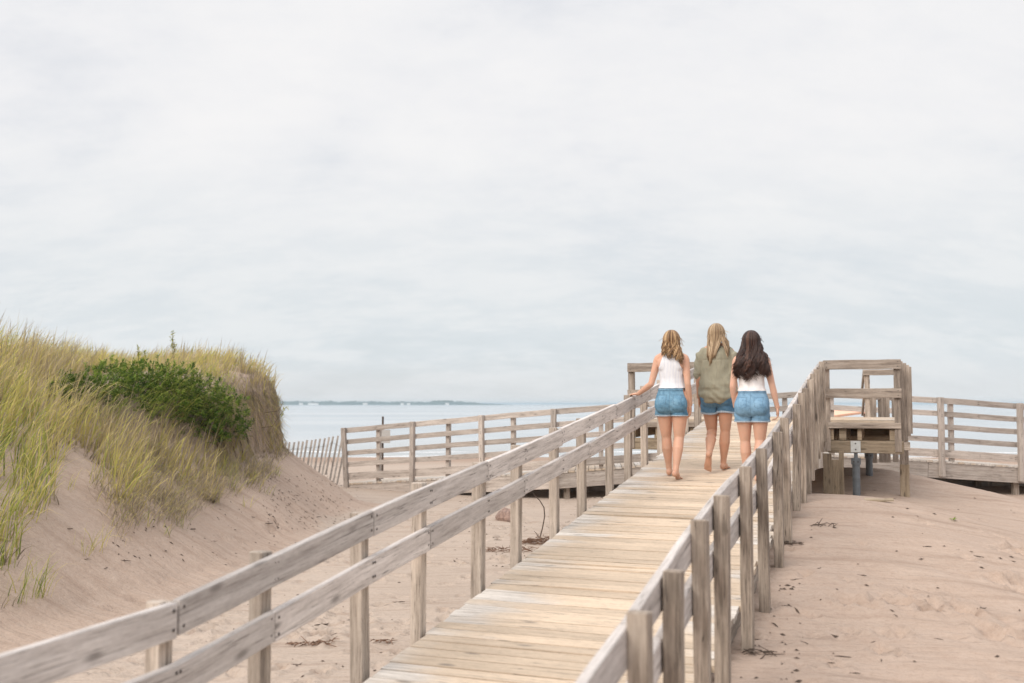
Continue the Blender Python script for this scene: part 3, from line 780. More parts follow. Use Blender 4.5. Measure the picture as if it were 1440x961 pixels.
def skin_mat(name, col):
    m, nt, bs, out = new_mat(name); tc = nd(nt, 'ShaderNodeTexCoord')
    n1 = noise(nt, tc.outputs['Object'], 9, 3); n2 = noise(nt, tc.outputs['Object'], 160, 2)
    c = mix(nt, mrange(nt, n1, .3, .7, 0, 1), tuple(x * .9 for x in col), (col[0] * 1.04, col[1] * .97, col[2] * .95))
    lk(nt, c, bs.inputs['Base Color']); bs.inputs['Roughness'].default_value = .5
    bs.inputs['Subsurface Weight'].default_value = .12; bs.inputs['Subsurface Radius'].default_value = (.012, .005, .003); bs.inputs['Subsurface Scale'].default_value = .5
    bs.inputs['Specular IOR Level'].default_value = .3; bump(nt, n2, .15, .001, bs); return m
def denim_mat(name, col, pale):
    m, nt, bs, out = new_mat(name); tc = nd(nt, 'ShaderNodeTexCoord'); ob = tc.outputs['Object']
    n1 = noise(nt, ob, 6, 4, .6); mp = nd(nt, 'ShaderNodeMapping'); lk(nt, ob, mp.inputs[0]); mp.inputs['Scale'].default_value = (240, 240, 60)
    n2 = noise(nt, mp.outputs[0], 1.0, 2); n3 = noise(nt, ob, 28, 4, .65)
    c = mix(nt, mrange(nt, n1, .36, .68, 0, 1), col, pale); c = mix(nt, mrange(nt, n2, .3, .7, .0, .4), c, pale)
    c = mix(nt, mrange(nt, n3, .50, .70, 0, .6), c, tuple(x * .62 for x in col))
    lk(nt, c, bs.inputs['Base Color']); bs.inputs['Roughness'].default_value = .85; bs.inputs['Specular IOR Level'].default_value = .15
    bump(nt, math_(nt, 'ADD', math_(nt, 'MULTIPLY', n2, .25), n3), .45, .007, bs); return m
def cloth_mat(name, col, stripe=None, fold=.6):
    m, nt, bs, out = new_mat(name); tc = nd(nt, 'ShaderNodeTexCoord'); ob = tc.outputs['Object']
    mp = nd(nt, 'ShaderNodeMapping'); lk(nt, ob, mp.inputs[0]); mp.inputs['Scale'].default_value = (26, 20, 7)
    n1 = noise(nt, mp.outputs[0], 1.0, 4, .6, .6); n2 = noise(nt, ob, 300, 2)
    c = mix(nt, mrange(nt, n1, .3, .7, 0, 1), tuple(x * .9 for x in col), tuple(min(1, x * 1.06) for x in col))
    if stripe:
        sx = nd(nt, 'ShaderNodeSeparateXYZ'); lk(nt, ob, sx.inputs[0])
        w_ = math_(nt, 'FRACT', math_(nt, 'MULTIPLY', sx.outputs[0], 62.0)); w_ = mrange(nt, math_(nt, 'ABSOLUTE', math_(nt, 'SUBTRACT', w_, .5)), .12, .26, 1, 0)
        c = mix(nt, math_(nt, 'MULTIPLY', w_, .75), c, stripe)
    lk(nt, c, bs.inputs['Base Color']); bs.inputs['Roughness'].default_value = .85; bs.inputs['Specular IOR Level'].default_value = .15
    bump(nt, math_(nt, 'ADD', n1, math_(nt, 'MULTIPLY', n2, .08)), fold, .012, bs); return m
def hair_mat(name, stops):
    m, nt, bs, out = new_mat(name); a_ = nd(nt, 'ShaderNodeAttribute', attribute_name='rnd')
    c = ramp(nt, a_.outputs['Fac'], stops); lk(nt, c, bs.inputs['Base Color']); bs.inputs['Roughness'].default_value = .42
    bs.inputs['Specular IOR Level'].default_value = .35; return m
M['eye'] = simple_mat('eye_dark', (.05, .035, .03), .3); M['lip'] = simple_mat('lip', (.45, .18, .16), .5)
M['cuff'] = simple_mat('frayed_pale_denim', (.38, .46, .54), .95, 0, .3, 90)
M['stitch'] = simple_mat('denim_seam', (.085, .15, .22), .9)

def ik(a, c, la, lb, pole):
    a, c = Vector(a), Vector(c); d = c - a; L = min(d.length, (la + lb) * .999); d.normalize(); c = a + d * L
    x = (la * la - lb * lb + L * L) / (2 * L); h = math.sqrt(max(la * la - x * x, 0)); pole = Vector(pole); pole = (pole - d * pole.dot(d)).normalized()
    return a + d * x + pole * h, c
def person(loc, H, pose, skin, label):
    k = H / 1.61
    t = thing('person', loc, label, 'person', None, -A); S_ = Solid(); sc = lambda v: Vector(v) * k
    # trunk and neck
    R = []
    for (z, a, bf, bb, yo) in ((.705, .075, .06, .06, -.01), (.74, .150, .085, .105, -.01), (.79, .174, .10, .128, -.008), (.835, .177, .105, .13, -.005), (.88, .170, .105, .116, 0), (.93, .152, .10, .096, 0), (.985, .129, .092, .082, .002), (1.03, .121, .089, .079, .004),
                              (1.09, .125, .094, .084, .004), (1.16, .136, .10, .093, .002), (1.22, .145, .10, .098, 0), (1.27, .150, .085, .097, -.004), (1.305, .142, .067, .088, -.008), (1.335, .105, .055, .072, -.010), (1.36, .066, .05, .06, -.010), (1.40, .050, .05, .052, -.004), (1.46, .049, .05, .052, .006)):
        R.append([sc((a * math.cos(q), yo + (bf if math.sin(q) > 0 else bb) * math.sin(q), z)) for q in [2 * PI * i / 28 for i in range(28)]])
    S_.rings(R)
    for sg in (-1, 1):
        S_.ell(sc((sg * .082, -.062, .805)), .092 * k, .085 * k, .095 * k)
        S_.ell(sc((sg * .066, .078, 1.185)), .060 * k, .05 * k, .06 * k)
        S_.limb([sc((sg * .045, -.012, 1.372)), sc((sg * .10, -.012, 1.335)), sc((sg * .147, -.004, 1.305))], [.038 * k, .040 * k, .046 * k])
        S_.ell(sc((sg * .149, -.004, 1.288)), .050 * k, .050 * k, .056 * k)
        S_.ell(sc((sg * .085, -.062, 1.245)), .062 * k, .036 * k, .075 * k)
    # head with face
    hc = Vector(pose.get('head', (0, .018, 1.508)))
    S_.ell(sc(hc), .072 * k, .092 * k, .104 * k); S_.ell(sc(hc + Vector((0, .032, -.06))), .053 * k, .055 * k, .056 * k)
    S_.ell(sc(hc + Vector((0, .055, -.09))), .025 * k, .025 * k, .02 * k)
    S_.limb([sc(hc + Vector((0, .088, .0))), sc(hc + Vector((0, .108, -.03)))], [.008 * k, .013 * k], 10)
    for sg in (-1, 1): S_.ell(sc(hc + Vector((sg * .072, .0, -.012))), .010 * k, .018 * k, .030 * k)
    # legs and feet
    arms = []
    for sg, nm in ((-1, 'L'), (1, 'R')):
        hip = sc((sg * .088, -.005, .80)); kn = sc(pose['knee' + nm]); an = sc(pose['ankle' + nm]); pitch = math.radians(pose['foot' + nm])
        q1 = hip.lerp(kn, .35); q2 = hip.lerp(kn, .72)
        S_.limb([hip, q1, q2, kn], [(.090 * k, .095 * k), .086 * k, .069 * k, .055 * k], 20)
        d = an - kn; bk = Vector((0, -1, .0)); bk = (bk - d.normalized() * bk.dot(d.normalized())) * .014 * k
        S_.limb([kn, kn + d * .18 + bk * .6, kn + d * .36 + bk, kn + d * .62 + bk * .4, kn + d * .86, an], [.053 * k, .056 * k, .059 * k, .047 * k, .034 * k, .034 * k], 18)
        Rt = Matrix.Rotation(-pitch, 3, 'X') @ Matrix.Rotation(sg * -.12, 3, 'Z'); fp = lambda x, y, z: an + (Rt @ Vector((x, y, z))) * k
        S_.ell(fp(0, -.032, -.038), .030 * k, .034 * k, .034 * k)
        S_.limb([fp(0, -.025, -.035), fp(0, .02, -.025), fp(0, .07, -.045), fp(sg * .006, .115, -.055)], [(.030 * k, .030 * k), (.033 * k, .036 * k), (.038 * k, .026 * k), (.041 * k, .016 * k)], 16)
        for j, (x, L, r) in enumerate(((-.028, .048, .0125), (-.009, .045, .0095), (.008, .04, .009), (.022, .033, .0085), (.034, .026, .008))):
            S_.limb([fp(sg * x, .12, -.058), fp(sg * x * 1.05, .12 + L, -.061)], [r * k, r * .85 * k], 10)
    # arms and hands
    for sg, nm in ((-1, 'L'), (1, 'R')):
        sh = sc((sg * .156, -.004, 1.288)); wr = sc(pose['wrist' + nm]); el, wr = ik(sh, wr, .275 * k, .238 * k, pose['pole' + nm])
        u_, f_ = el - sh, wr - el
        S_.limb([sh, sh + u_ * .35, sh + u_ * .75, el], [.045 * k, .042 * k, .037 * k, .034 * k])
        S_.limb([el, el + f_ * .28, el + f_ * .7, wr], [.034 * k, .036 * k, .028 * k, (.026 * k, .021 * k)])
        arms.append((tuple(sh + Vector((sg * .02 * k, 0, -.03 * k))), tuple(el), tuple(wr), tuple(wr + f_.normalized() * .17 * k)))
        hd = Vector(pose['hand' + nm]).normalized(); pn_ = Vector(pose['palm' + nm]); pn_ = (pn_ - hd * pn_.dot(hd)).normalized(); th = Vector(pose['thumb' + nm]); th = (th - hd * th.dot(hd) - pn_ * th.dot(pn_)).normalized()
        cu = pose.get('curl' + nm, .5); Rm = Matrix((th, pn_, hd)).transposed()
        S_.ell(wr + hd * .048 * k, .038 * k, .016 * k, .054 * k, Rm)
        for j, (o_, L) in enumerate(((.029, .066), (.010, .074), (-.009, .070), (-.027, .056))):
            p0 = wr + (hd * .088 + th * o_) * k; d1 = (hd * math.cos(cu) + pn_ * math.sin(cu)); d2 = (hd * math.cos(cu * 2.1) + pn_ * math.sin(cu * 2.1))
            S_.limb([p0, p0 + d1 * L * .5 * k, p0 + d1 * L * .5 * k + d2 * L * .5 * k], [.0092 * k, .0085 * k, .007 * k], 10)
        p0 = wr + (hd * .03 + th * .026) * k; d1 = (hd * .65 + th * .7 + pn_ * .25).normalized(); S_.limb([p0, p0 + d1 * .035 * k, p0 + (d1 * .035 + (hd * .9 + th * .2 + pn_ * .35).normalized() * .030) * k], [.012 * k, .0105 * k, .008 * k], 10)
    V, Q = S_.remesh(.0062 * k, 3, .5)
    fc = V[Q].mean(1); hk = np.array(hc) * k; mi = np.zeros(len(Q), int)
    for sg in (-1, 1):
        mi[(np.abs(fc[:, 0] - hk[0] - sg * .030 * k) < .011 * k) & (np.abs(fc[:, 2] - hk[2] - .0 * k) < .006 * k) & (fc[:, 1] > hk[1] + .05 * k)] = 1
    mi[(np.abs(fc[:, 0] - hk[0]) < .022 * k) & (np.abs(fc[:, 2] - hk[2] + .062 * k) < .007 * k) & (fc[:, 1] > hk[1] + .05 * k)] = 2
    put('body', V, Q, [skin, M['eye'], M['lip']], t, mi)
    def arm_d(Pn): return np.minimum.reduce([np.minimum.reduce([seg_dist(Pn, a[0], a[1]), seg_dist(Pn, a[1], a[2]), seg_dist(Pn, a[2], a[3]) - .02 * k]) for a in arms])
    return t, k, V, Q, fc, arm_d(fc), hc
def garment(name, V, Q, keep, off, mats, parent, mfun=None, it=8, thick=.004, wr=None):
    v, q, _ = submesh(V, Q, keep); v = relax(v, q, it); n = vnormals(v, q); o = off(v) if callable(off) else off
    if wr is not None: o = o + wr(v)
    v = v + n * (o[:, None] if hasattr(o, '__len__') else o); v = relax(v, q, 1, False)
    f = v[q].mean(1); ob = put(name, v, q, mats, parent, mfun(f) if mfun else None)
    s_ = ob.modifiers.new('cloth', 'SOLIDIFY'); s_.thickness = thick; s_.offset = -1
    return ob
def shorts(pp, hem, waist, mat, seam, cuff=.028, flare=.012, rag=.0):
    t, k, V, Q, fc, ad, hc = pp
    zz = fc[:, 2] / k; xx = fc[:, 0] / k; hz = hem + .012 * np.sin(xx * 21) * rag
    base = (ad > .062 * k) & (np.abs(xx) < .24)
    def off(v):
        z = v[:, 2] / k; return (.009 + flare * np.clip((hem + .13 - z) / .13, 0, 1) - .007 * np.exp(-(v[:, 0] / k / .012) ** 2) * smooth(.80, .74, z)) * k
    def wr(v): return .0028 * k * (np.sin(v[:, 2] * 95 / k + v[:, 0] * 55 / k + np.sin(v[:, 0] * 40 / k)) * np.clip(((hem + .16) - v[:, 2] / k) / .1, .15, 1))
    def mf(f):
        x, y, z = f[:, 0] / k, f[:, 1] / k, f[:, 2] / k; m = np.zeros(len(f), int)
        ys = (np.abs(x) < .0055); ws = np.abs(z - (waist - .038)) < .0035
        m[ys | ws] = 1
        for sg in (-1, 1):
            px = (x * sg - .083); w = .052 - .010 * np.clip((.91 - z) / .12, 0, 1); b_ = .80 + np.abs(px) * -.0
            inside = (np.abs(px) < w) & (z < .905) & (z > .80 - .018 + np.abs(px) * .35)
            inner = (np.abs(px) < w - .006) & (z < .898) & (z > .807 - .018 + np.abs(px) * .35)
            m[inside & ~inner & (y < 0)] = 1
        return m
    ob = garment('shorts', V, Q, base & (zz > hz) & (zz < waist), off, [mat, seam], t, mf, 10, .005, wr)
    for sg in (-1, 1):
        garment('cuff', V, Q, base & (zz > hz - .004) & (zz < hz + cuff) & (xx * sg > .006), lambda v: (.013 + flare) * k, [M['cuff'] if cuff < .02 else mat, M['cuff']], t, (lambda f: (f[:, 2] / k < hem + .008).astype(int)), 6, .004)
    garment('waistband', V, Q, base & (zz > waist - .036) & (zz < waist + .004), .0125 * k, [mat], t, None, 10, .004)
def hair(pp, mat, n, zend, spread, shift, amp, wl, seed, rad=.0062, phmax=2.35, side=None, fall=.0, bulk=1.0):
    t, k, V, Q, fc, ad, hc = pp; rg = np.random.default_rng(seed); mb = MB(); rx, ry, rz_ = .082 * bulk, .099 * bulk, .112
    S_ = Solid(); S_.ell(hc * k + Vector((0, -.010, .004)) * k, .080 * k * bulk, .088 * k, .108 * k); 
    v, q = S_.remesh(.012, 2); b0 = len(mb.v)
    keep = [f for f in q.tolist() if np.mean([v[i][1] for i in f]) < (hc.y + .035) * k or np.mean([v[i][2] for i in f]) > (hc.z + .05) * k]
    mb.add([tuple(p) for p in v], keep, None, .25)
    for i in range(n):
        ph = rg.uniform(-phmax, phmax); lay = rg.uniform(0, 1); th0 = rg.uniform(.05, .5); thE = math.radians(rg.uniform(88, 108) if abs(ph) < 1.6 else 84)
        if abs(ph) > 1.75: th0 = max(th0, .35)
        e = zend(ph) + rg.normal(0, .014) - .02 * lay + rg.uniform(0, .05) * (rg.uniform() < .3)
        pts = []; r_ = 1 + .10 * lay + .03 * rg.normal()
        for j in range(7):
            th = th0 + (thE - th0) * j / 6
            pts.append(hc + Vector((math.sin(th) * math.sin(ph) * rx * r_, -math.sin(th) * math.cos(ph) * ry * r_ - .004, math.cos(th) * rz_ * (1 + .04 * lay))))
        p0 = pts[-1]; m = 12; lock = round(ph * 4.2 + rg.normal(0, .18)); e += .020 * math.sin(lock * 7.3 + seed); pha = rg.uniform(0, 2 * PI) * .12 + lock * 2.3; sg_ = side(ph, rg) if side else 0
        for j in range(1, m + 1):
            f_ = j / m; z = p0.z + (e - p0.z) * f_
            yb = -np.interp(z, [1.0, 1.1, 1.2, 1.27, 1.33, 1.37, 1.42], [.095, .100, .112, .118, .102, .085, .075]) - .010 - .020 * lay
            wgt = min(1, f_ * 2.2); y = p0.y * (1 - wgt) + (min(p0.y * .5 + yb * .5, yb) if abs(ph) < 1.5 else p0.y * .3 + yb * .7) * wgt
            sp = 1 + (spread - 1) * f_ ** 1.1
            x = p0.x * sp + (shift + sg_) * f_ ** 1.3 + amp * f_ * math.sin(2 * PI * (p0.z - z) / wl + pha)
            y += amp * .5 * f_ * math.cos(2 * PI * (p0.z - z) / wl + pha)
            pts.append(Vector((x, y, z)))
        R_ = [rad * k * (1.0 if j < 14 else max(.25, 1 - (j - 13) / 6.5)) * (1 if j > 0 else .6) for j in range(len(pts))]
        mb.tube([p * k for p in pts], R_, 5, rnd=float(np.clip(rg.beta(2.2, 2.2) + .09 * math.sin(lock * 5.1 + seed), 0, 1)))
    for i in range(24):                                   # loose strands lifted by the wind
        ph = rg.uniform(-phmax, phmax); th = math.radians(rg.uniform(25, 100)); p = hc + Vector((math.sin(th) * math.sin(ph) * rx, -math.sin(th) * math.cos(ph) * ry, math.cos(th) * rz_))
        dv = Vector((math.sin(ph) * .35 + .25 + rg.normal(0, .2), -math.cos(ph) * .35, -1.0 + rg.normal(0, .25))); L = rg.uniform(.06, .14); q = [p]
        for j in range(5): q.append(q[-1] + dv.normalized() * L / 5); dv = dv + Vector(rg.normal(0, .22, 3))
        mb.tube([p_ * k for p_ in q], [.0022 * k] * 5 + [.001 * k], 3, rnd=float(rg.uniform(.3, 1)))
    me_o = MB.build(mb, 'hair', [mat], None, 0, True); me_o.parent = t
    return me_o
def deck_hit(px, py):
    r = ray(px, py); q = r * (-H0 / (r.z - G * (r.x * SA + r.y * CA))); return q.x * SA + q.y * CA, q.x * CA - q.y * SA
def stand(px, py):
    s, l = deck_hit(px, py); return P(s, l, deck_z(s) + .004), s, l

# --- woman with one hand on the rail
loc1, s1, l1 = stand(946, 672)
zr1 = deck_z(s1 + .12) + HR + rail_off('L', s1 + .12) - loc1.z
k1 = 1.605 / 1.61
hand1 = Vector((LL - l1 + .075, .085, zr1 + .03)) / k1
p1 = person(loc1, 1.605, dict(kneeL=(-.082, .085, .445), ankleL=(-.066, .13, .088), footL=-2, kneeR=(.072, .02, .435), ankleR=(.062, -.15, .083), footR=14,
    wristL=tuple(hand1), poleL=(.25, -.6, -1), handL=(-.86, .5, -.06), palmL=(0, .1, -1), thumbL=(.4, 1, 0), curlL=.22,
    wristR=(.198, .02, .79), poleR=(.1, -1, 0), handR=(-.05, .15, -1), palmR=(-1, .1, 0), thumbR=(0, 1, 0), curlR=.35),
    skin_mat('skin_light', (.61, .37, .265)), 'woman in a white halter top and denim shorts resting her left hand on the rail')
den1 = denim_mat('mid_blue_denim', (.075, .185, .29), (.185, .33, .45))
shorts(p1, .676, .985, den1, simple_mat('mid_denim_seam', (.10, .19, .27), .9), .03, .010)
t, k, V, Q, fc, ad, hc = p1; x, z = np.abs(fc[:, 0]) / k, fc[:, 2] / k
top1 = (z > .972) & (z < 1.355) & (x < np.interp(z, [.97, 1.10, 1.16, 1.24, 1.30, 1.36], [.2, .17, .138, .108, .088, .060])) & ((ad > .058 * k) | (x < .125))
garment('halter_top', V, Q, top1, lambda v: (.008 + .010 * np.clip((1.08 - v[:, 2] / k) / .1, 0, 1)) * k, [cloth_mat('white_striped_cotton', (.80, .80, .82), (.56, .60, .72), .4), M['eye']], t,
    lambda f: ((np.abs(f[:, 0] / k - .004) < .0032) & (f[:, 1] < 0) & (f[:, 2] / k > 1.22) & (f[:, 2] / k < 1.325)).astype(int) * 0, 6, .003, lambda v: .0022 * k * np.sin(v[:, 0] * 90 / k + v[:, 2] * 22 / k))
hair(p1, hair_mat('honey_blond_hair', [(0, (.06, .03, .014)), (.4, (.20, .11, .052)), (.7, (.40, .25, .125)), (1, (.62, .44, .25))]), 760,
    lambda ph: 1.378 - .080 * smooth(-.6, .9, ph) + .025 * math.sin(ph * 7), .98, .016, .020, .085, 5, .0044, 2.3, lambda ph, rg: .035 * float(smooth(.0, 1.2, ph)))

# --- woman in the olive shirt
loc2, s2, l2 = stand(1010, 663)
p2 = person(loc2, 1.65, dict(kneeL=(-.074, .075, .43), ankleL=(-.060, -.235, .185), footL=58, kneeR=(.078, .035, .445), ankleR=(.045, .085, .085), footR=-2,
    wristL=(-.205, .03, .80), poleL=(-.05, -1, 0), handL=(.05, .15, -1), palmL=(1, .1, 0), thumbL=(0, 1, 0), curlL=.45,
    wristR=(.2, .06, .80), poleR=(.05, -1, 0), handR=(0, .2, -1), palmR=(-1, .1, 0), thumbR=(0, 1, 0), curlR=.45, head=(-.004, .018, 1.508)),
    skin_mat('skin_tan', (.55, .32, .22)), 'woman in a loose olive shirt and denim shorts in the middle, lifting her left heel')
shorts(p2, .635, .985, denim_mat('dark_blue_denim', (.065, .155, .26), (.145, .27, .395)), M['stitch'], .018, .012, 1.0)
t, k, V, Q, fc, ad, hc = p2
S_ = Solid(); R = []
for (z, a, bf, bb) in ((.745, .14, .11, .125), (.758, .190, .132, .165), (.80, .216, .145, .190), (.85, .220, .145, .190), (.89, .216, .142, .178), (.912, .222, .150, .186), (.95, .223, .152, .180), (1.0, .214, .142, .160), (1.08, .203, .132, .142), (1.16, .194, .128, .136), (1.23, .190, .120, .136), (1.28, .186, .108, .130), (1.318, .172, .088, .112), (1.348, .138, .072, .094), (1.372, .088, .060, .076)):
    R.append([Vector((a * (.94 if z > .9 else .97) * math.cos(q), (bf if math.sin(q) > 0 else bb) * math.sin(q), z + (.012 * math.cos(2 * q) if z < .8 else 0))) * k for q in [2 * PI * i / 36 for i in range(36)]])
S_.rings(R)
for sg in (-1, 1): S_.limb([Vector((sg * .122, -.006, 1.304)) * k, Vector((sg * .166, -.010, 1.262)) * k, Vector((sg * .192, -.03, 1.13)) * k, Vector((sg * .204, -.045, 1.05)) * k], [(.062 * k, .070 * k), (.066 * k, .076 * k), (.060 * k, .070 * k), (.055 * k, .064 * k)])
v, q = S_.remesh(.0075, 3); n_ = vnormals(v, q); x, y, z = v[:, 0] / k, v[:, 1] / k, v[:, 2] / k
wr = .006 * np.sin(x * 34 + 1.3 * np.sin(z * 14)) * smooth(1.25, 1.05, z) + .0045 * np.sin(z * 75 + x * 30 + 2 * np.sin(x * 22)) * smooth(1.0, .85, z) + .005 * np.sin(x * 60 * np.sign(x) - z * 48) * smooth(.12, .19, np.abs(x))
wr += -.006 * np.exp(-((z - 1.215) / .006) ** 2) * (np.abs(x) < .15) + .006 * np.exp(-((np.abs(x + .008) - .016) / .006) ** 2) * (z < 1.21) * (z > .93)
wr += .008 * np.sin((x + z * .6) * 28) * smooth(1.06, .95, z) * smooth(.86, .93, z)
v = relax(v + n_ * (wr * k)[:, None], q, 1)
put('shirt', v, q, [cloth_mat('olive_linen', (.30, .28, .21), None, 1.0)], t)
hair(p2, hair_mat('long_blond_hair', [(0, (.13, .08, .045)), (.4, (.25, .165, .095)), (.75, (.44, .32, .20)), (1, (.60, .46, .30))]), 760,
    lambda ph: 1.20 + .10 * abs(ph + .3) ** 1.1 * .6, .50, -.036, .003, .3, 6, .0042, 2.2, lambda ph, rg: (.145 if (ph > .75 and rg.uniform() < .65) else 0))

# --- woman with long dark hair
loc3, s3, l3 = stand(1059, 679)
p3 = person(loc3, 1.585, dict(kneeL=(-.084, .07, .445), ankleL=(-.072, .10, .085), footL=-2, kneeR=(.075, .045, .44), ankleR=(.068, -.12, .083), footR=14,
    wristL=(-.180, .05, .80), poleL=(-.35, -1, 0), handL=(.1, .25, -1), palmL=(1, .1, 0), thumbL=(0, 1, 0), curlL=.5,
    wristR=(.262, .035, .79), poleR=(.15, -1, 0), handR=(.02, .12, -1), palmR=(-1, .0, 0), thumbR=(-.2, 1, 0), curlR=.62),
    skin_mat('skin_fair', (.62, .385, .285)), 'woman with long dark wavy hair and light denim shorts nearest the right railing')
shorts(p3, .648, .985, denim_mat('light_blue_denim', (.12, .245, .385), (.235, .385, .53)), simple_mat('light_denim_seam', (.13, .24, .35), .9), .014, .012)
t, k, V, Q, fc, ad, hc = p3; x, z = np.abs(fc[:, 0]) / k, fc[:, 2] / k
top3 = (z > .965) & (z < 1.352) & ((x < np.interp(z, [.97, 1.12, 1.18, 1.25], [.2, .175, .145, .125])) & (z < 1.25) | (x > .058) & (x < .092) & (z >= 1.25)) & ((ad > .058 * k) | (x < .12))
garment('camisole', V, Q, top3, lambda v: (.007 + .012 * np.clip((1.10 - v[:, 2] / k) / .12, 0, 1)) * k, [cloth_mat('white_cotton', (.82, .79, .79), None, .5)], t, None, 6, .003, lambda v: .003 * k * np.sin(v[:, 0] * 60 / k + 2 * np.sin(v[:, 2] * 30 / k)))
hair(p3, hair_mat('dark_brown_hair', [(0, (.014, .007, .006)), (.5, (.036, .017, .013)), (.85, (.075, .036, .025)), (1, (.12, .06, .04))]), 950,
    lambda ph: 1.125 + .035 * abs(ph) - .030 * math.cos(ph * 4 + .8) - .02 * math.sin(ph * 9), 1.48, .016, .032, .135, 7, .0046, 2.3, lambda ph, rg: .035 * math.sin(ph) + float(rg.normal(0, .012)), 0, 1.04)

# ------------------------------------------------------------------ dune plants
def ground_hit(px, py, d0=4.0, d1=40.0):
    r = ray(px, py); r = r / r.y
    d = np.arange(d0, d1, .04); k = height(r.x * d, d) > r.z * d
    d = d[k.argmax()] if k.any() else d1
    q = r * float(d); return Vector((q.x, q.y, gz(q.x, q.y)))
def blades(name, root, h, az, lean, droop, width, tint, mat, rg, rows=5, kink=None):
    n = len(root); t = np.linspace(0, 1, rows)
    dx, dy = np.cos(az), np.sin(az)
    pos = np.zeros((n, rows, 3))
    for i, tt in enumerate(t):
        out_ = lean * tt + droop * tt ** 2.6
        up = np.sqrt(np.maximum(1 - np.minimum(out_, .95) ** 2 * .75, .05)) * tt - .35 * droop * tt ** 3
        pos[:, i, 0] = root[:, 0] + dx * out_ * h; pos[:, i, 1] = root[:, 1] + dy * out_ * h; pos[:, i, 2] = root[:, 2] + h * up
    fa = rg.uniform(0, PI, n); wx, wy_ = np.cos(fa), np.sin(fa)
    wprof = np.array([.8, 1.0, .85, .55, .06]) if rows == 5 else np.linspace(1, .06, rows)
    V = np.zeros((n, rows, 2, 3))
    for k, sg_ in ((0, -1), (1, 1)):
        V[:, :, k, 0] = pos[:, :, 0] + sg_ * (wx * width)[:, None] * wprof * .5
        V[:, :, k, 1] = pos[:, :, 1] + sg_ * (wy_ * width)[:, None] * wprof * .5
        V[:, :, k, 2] = pos[:, :, 2]
    V = V.reshape(-1, 3); base = (np.arange(n) * rows * 2)[:, None, None]
    q = np.array([[2 * i, 2 * i + 1, 2 * i + 3, 2 * i + 2] for i in range(rows - 1)])[None]
    Q = (base + q).reshape(-1, 4)
    tv = np.repeat(tint, rows * 2) + np.tile(np.repeat(np.array([-.10, 0, .0, -.03, -.12]) if rows == 5 else np.zeros(rows), 2), n)
    return np_mesh(name, V, Q, [mat], {'tint': np.clip(tv, 0, 1)})
def pn(x, y, f, k):       # smooth patch noise, 0..1
    return .5 + .22 * waves(np.asarray(x) + 31 * k, np.asarray(y) - 17 * k, f)
LOWX = [-80, 0, 30, 52, 66, 80, 110, 140, 158, 172, 190, 215, 245, 280, 310, 330, 360, 392, 420]
LOWY = [870, 842, 808, 775, 716, 648, 640, 668, 730, 738, 706, 690, 712, 690, 676, 668, 655, 638, 630]
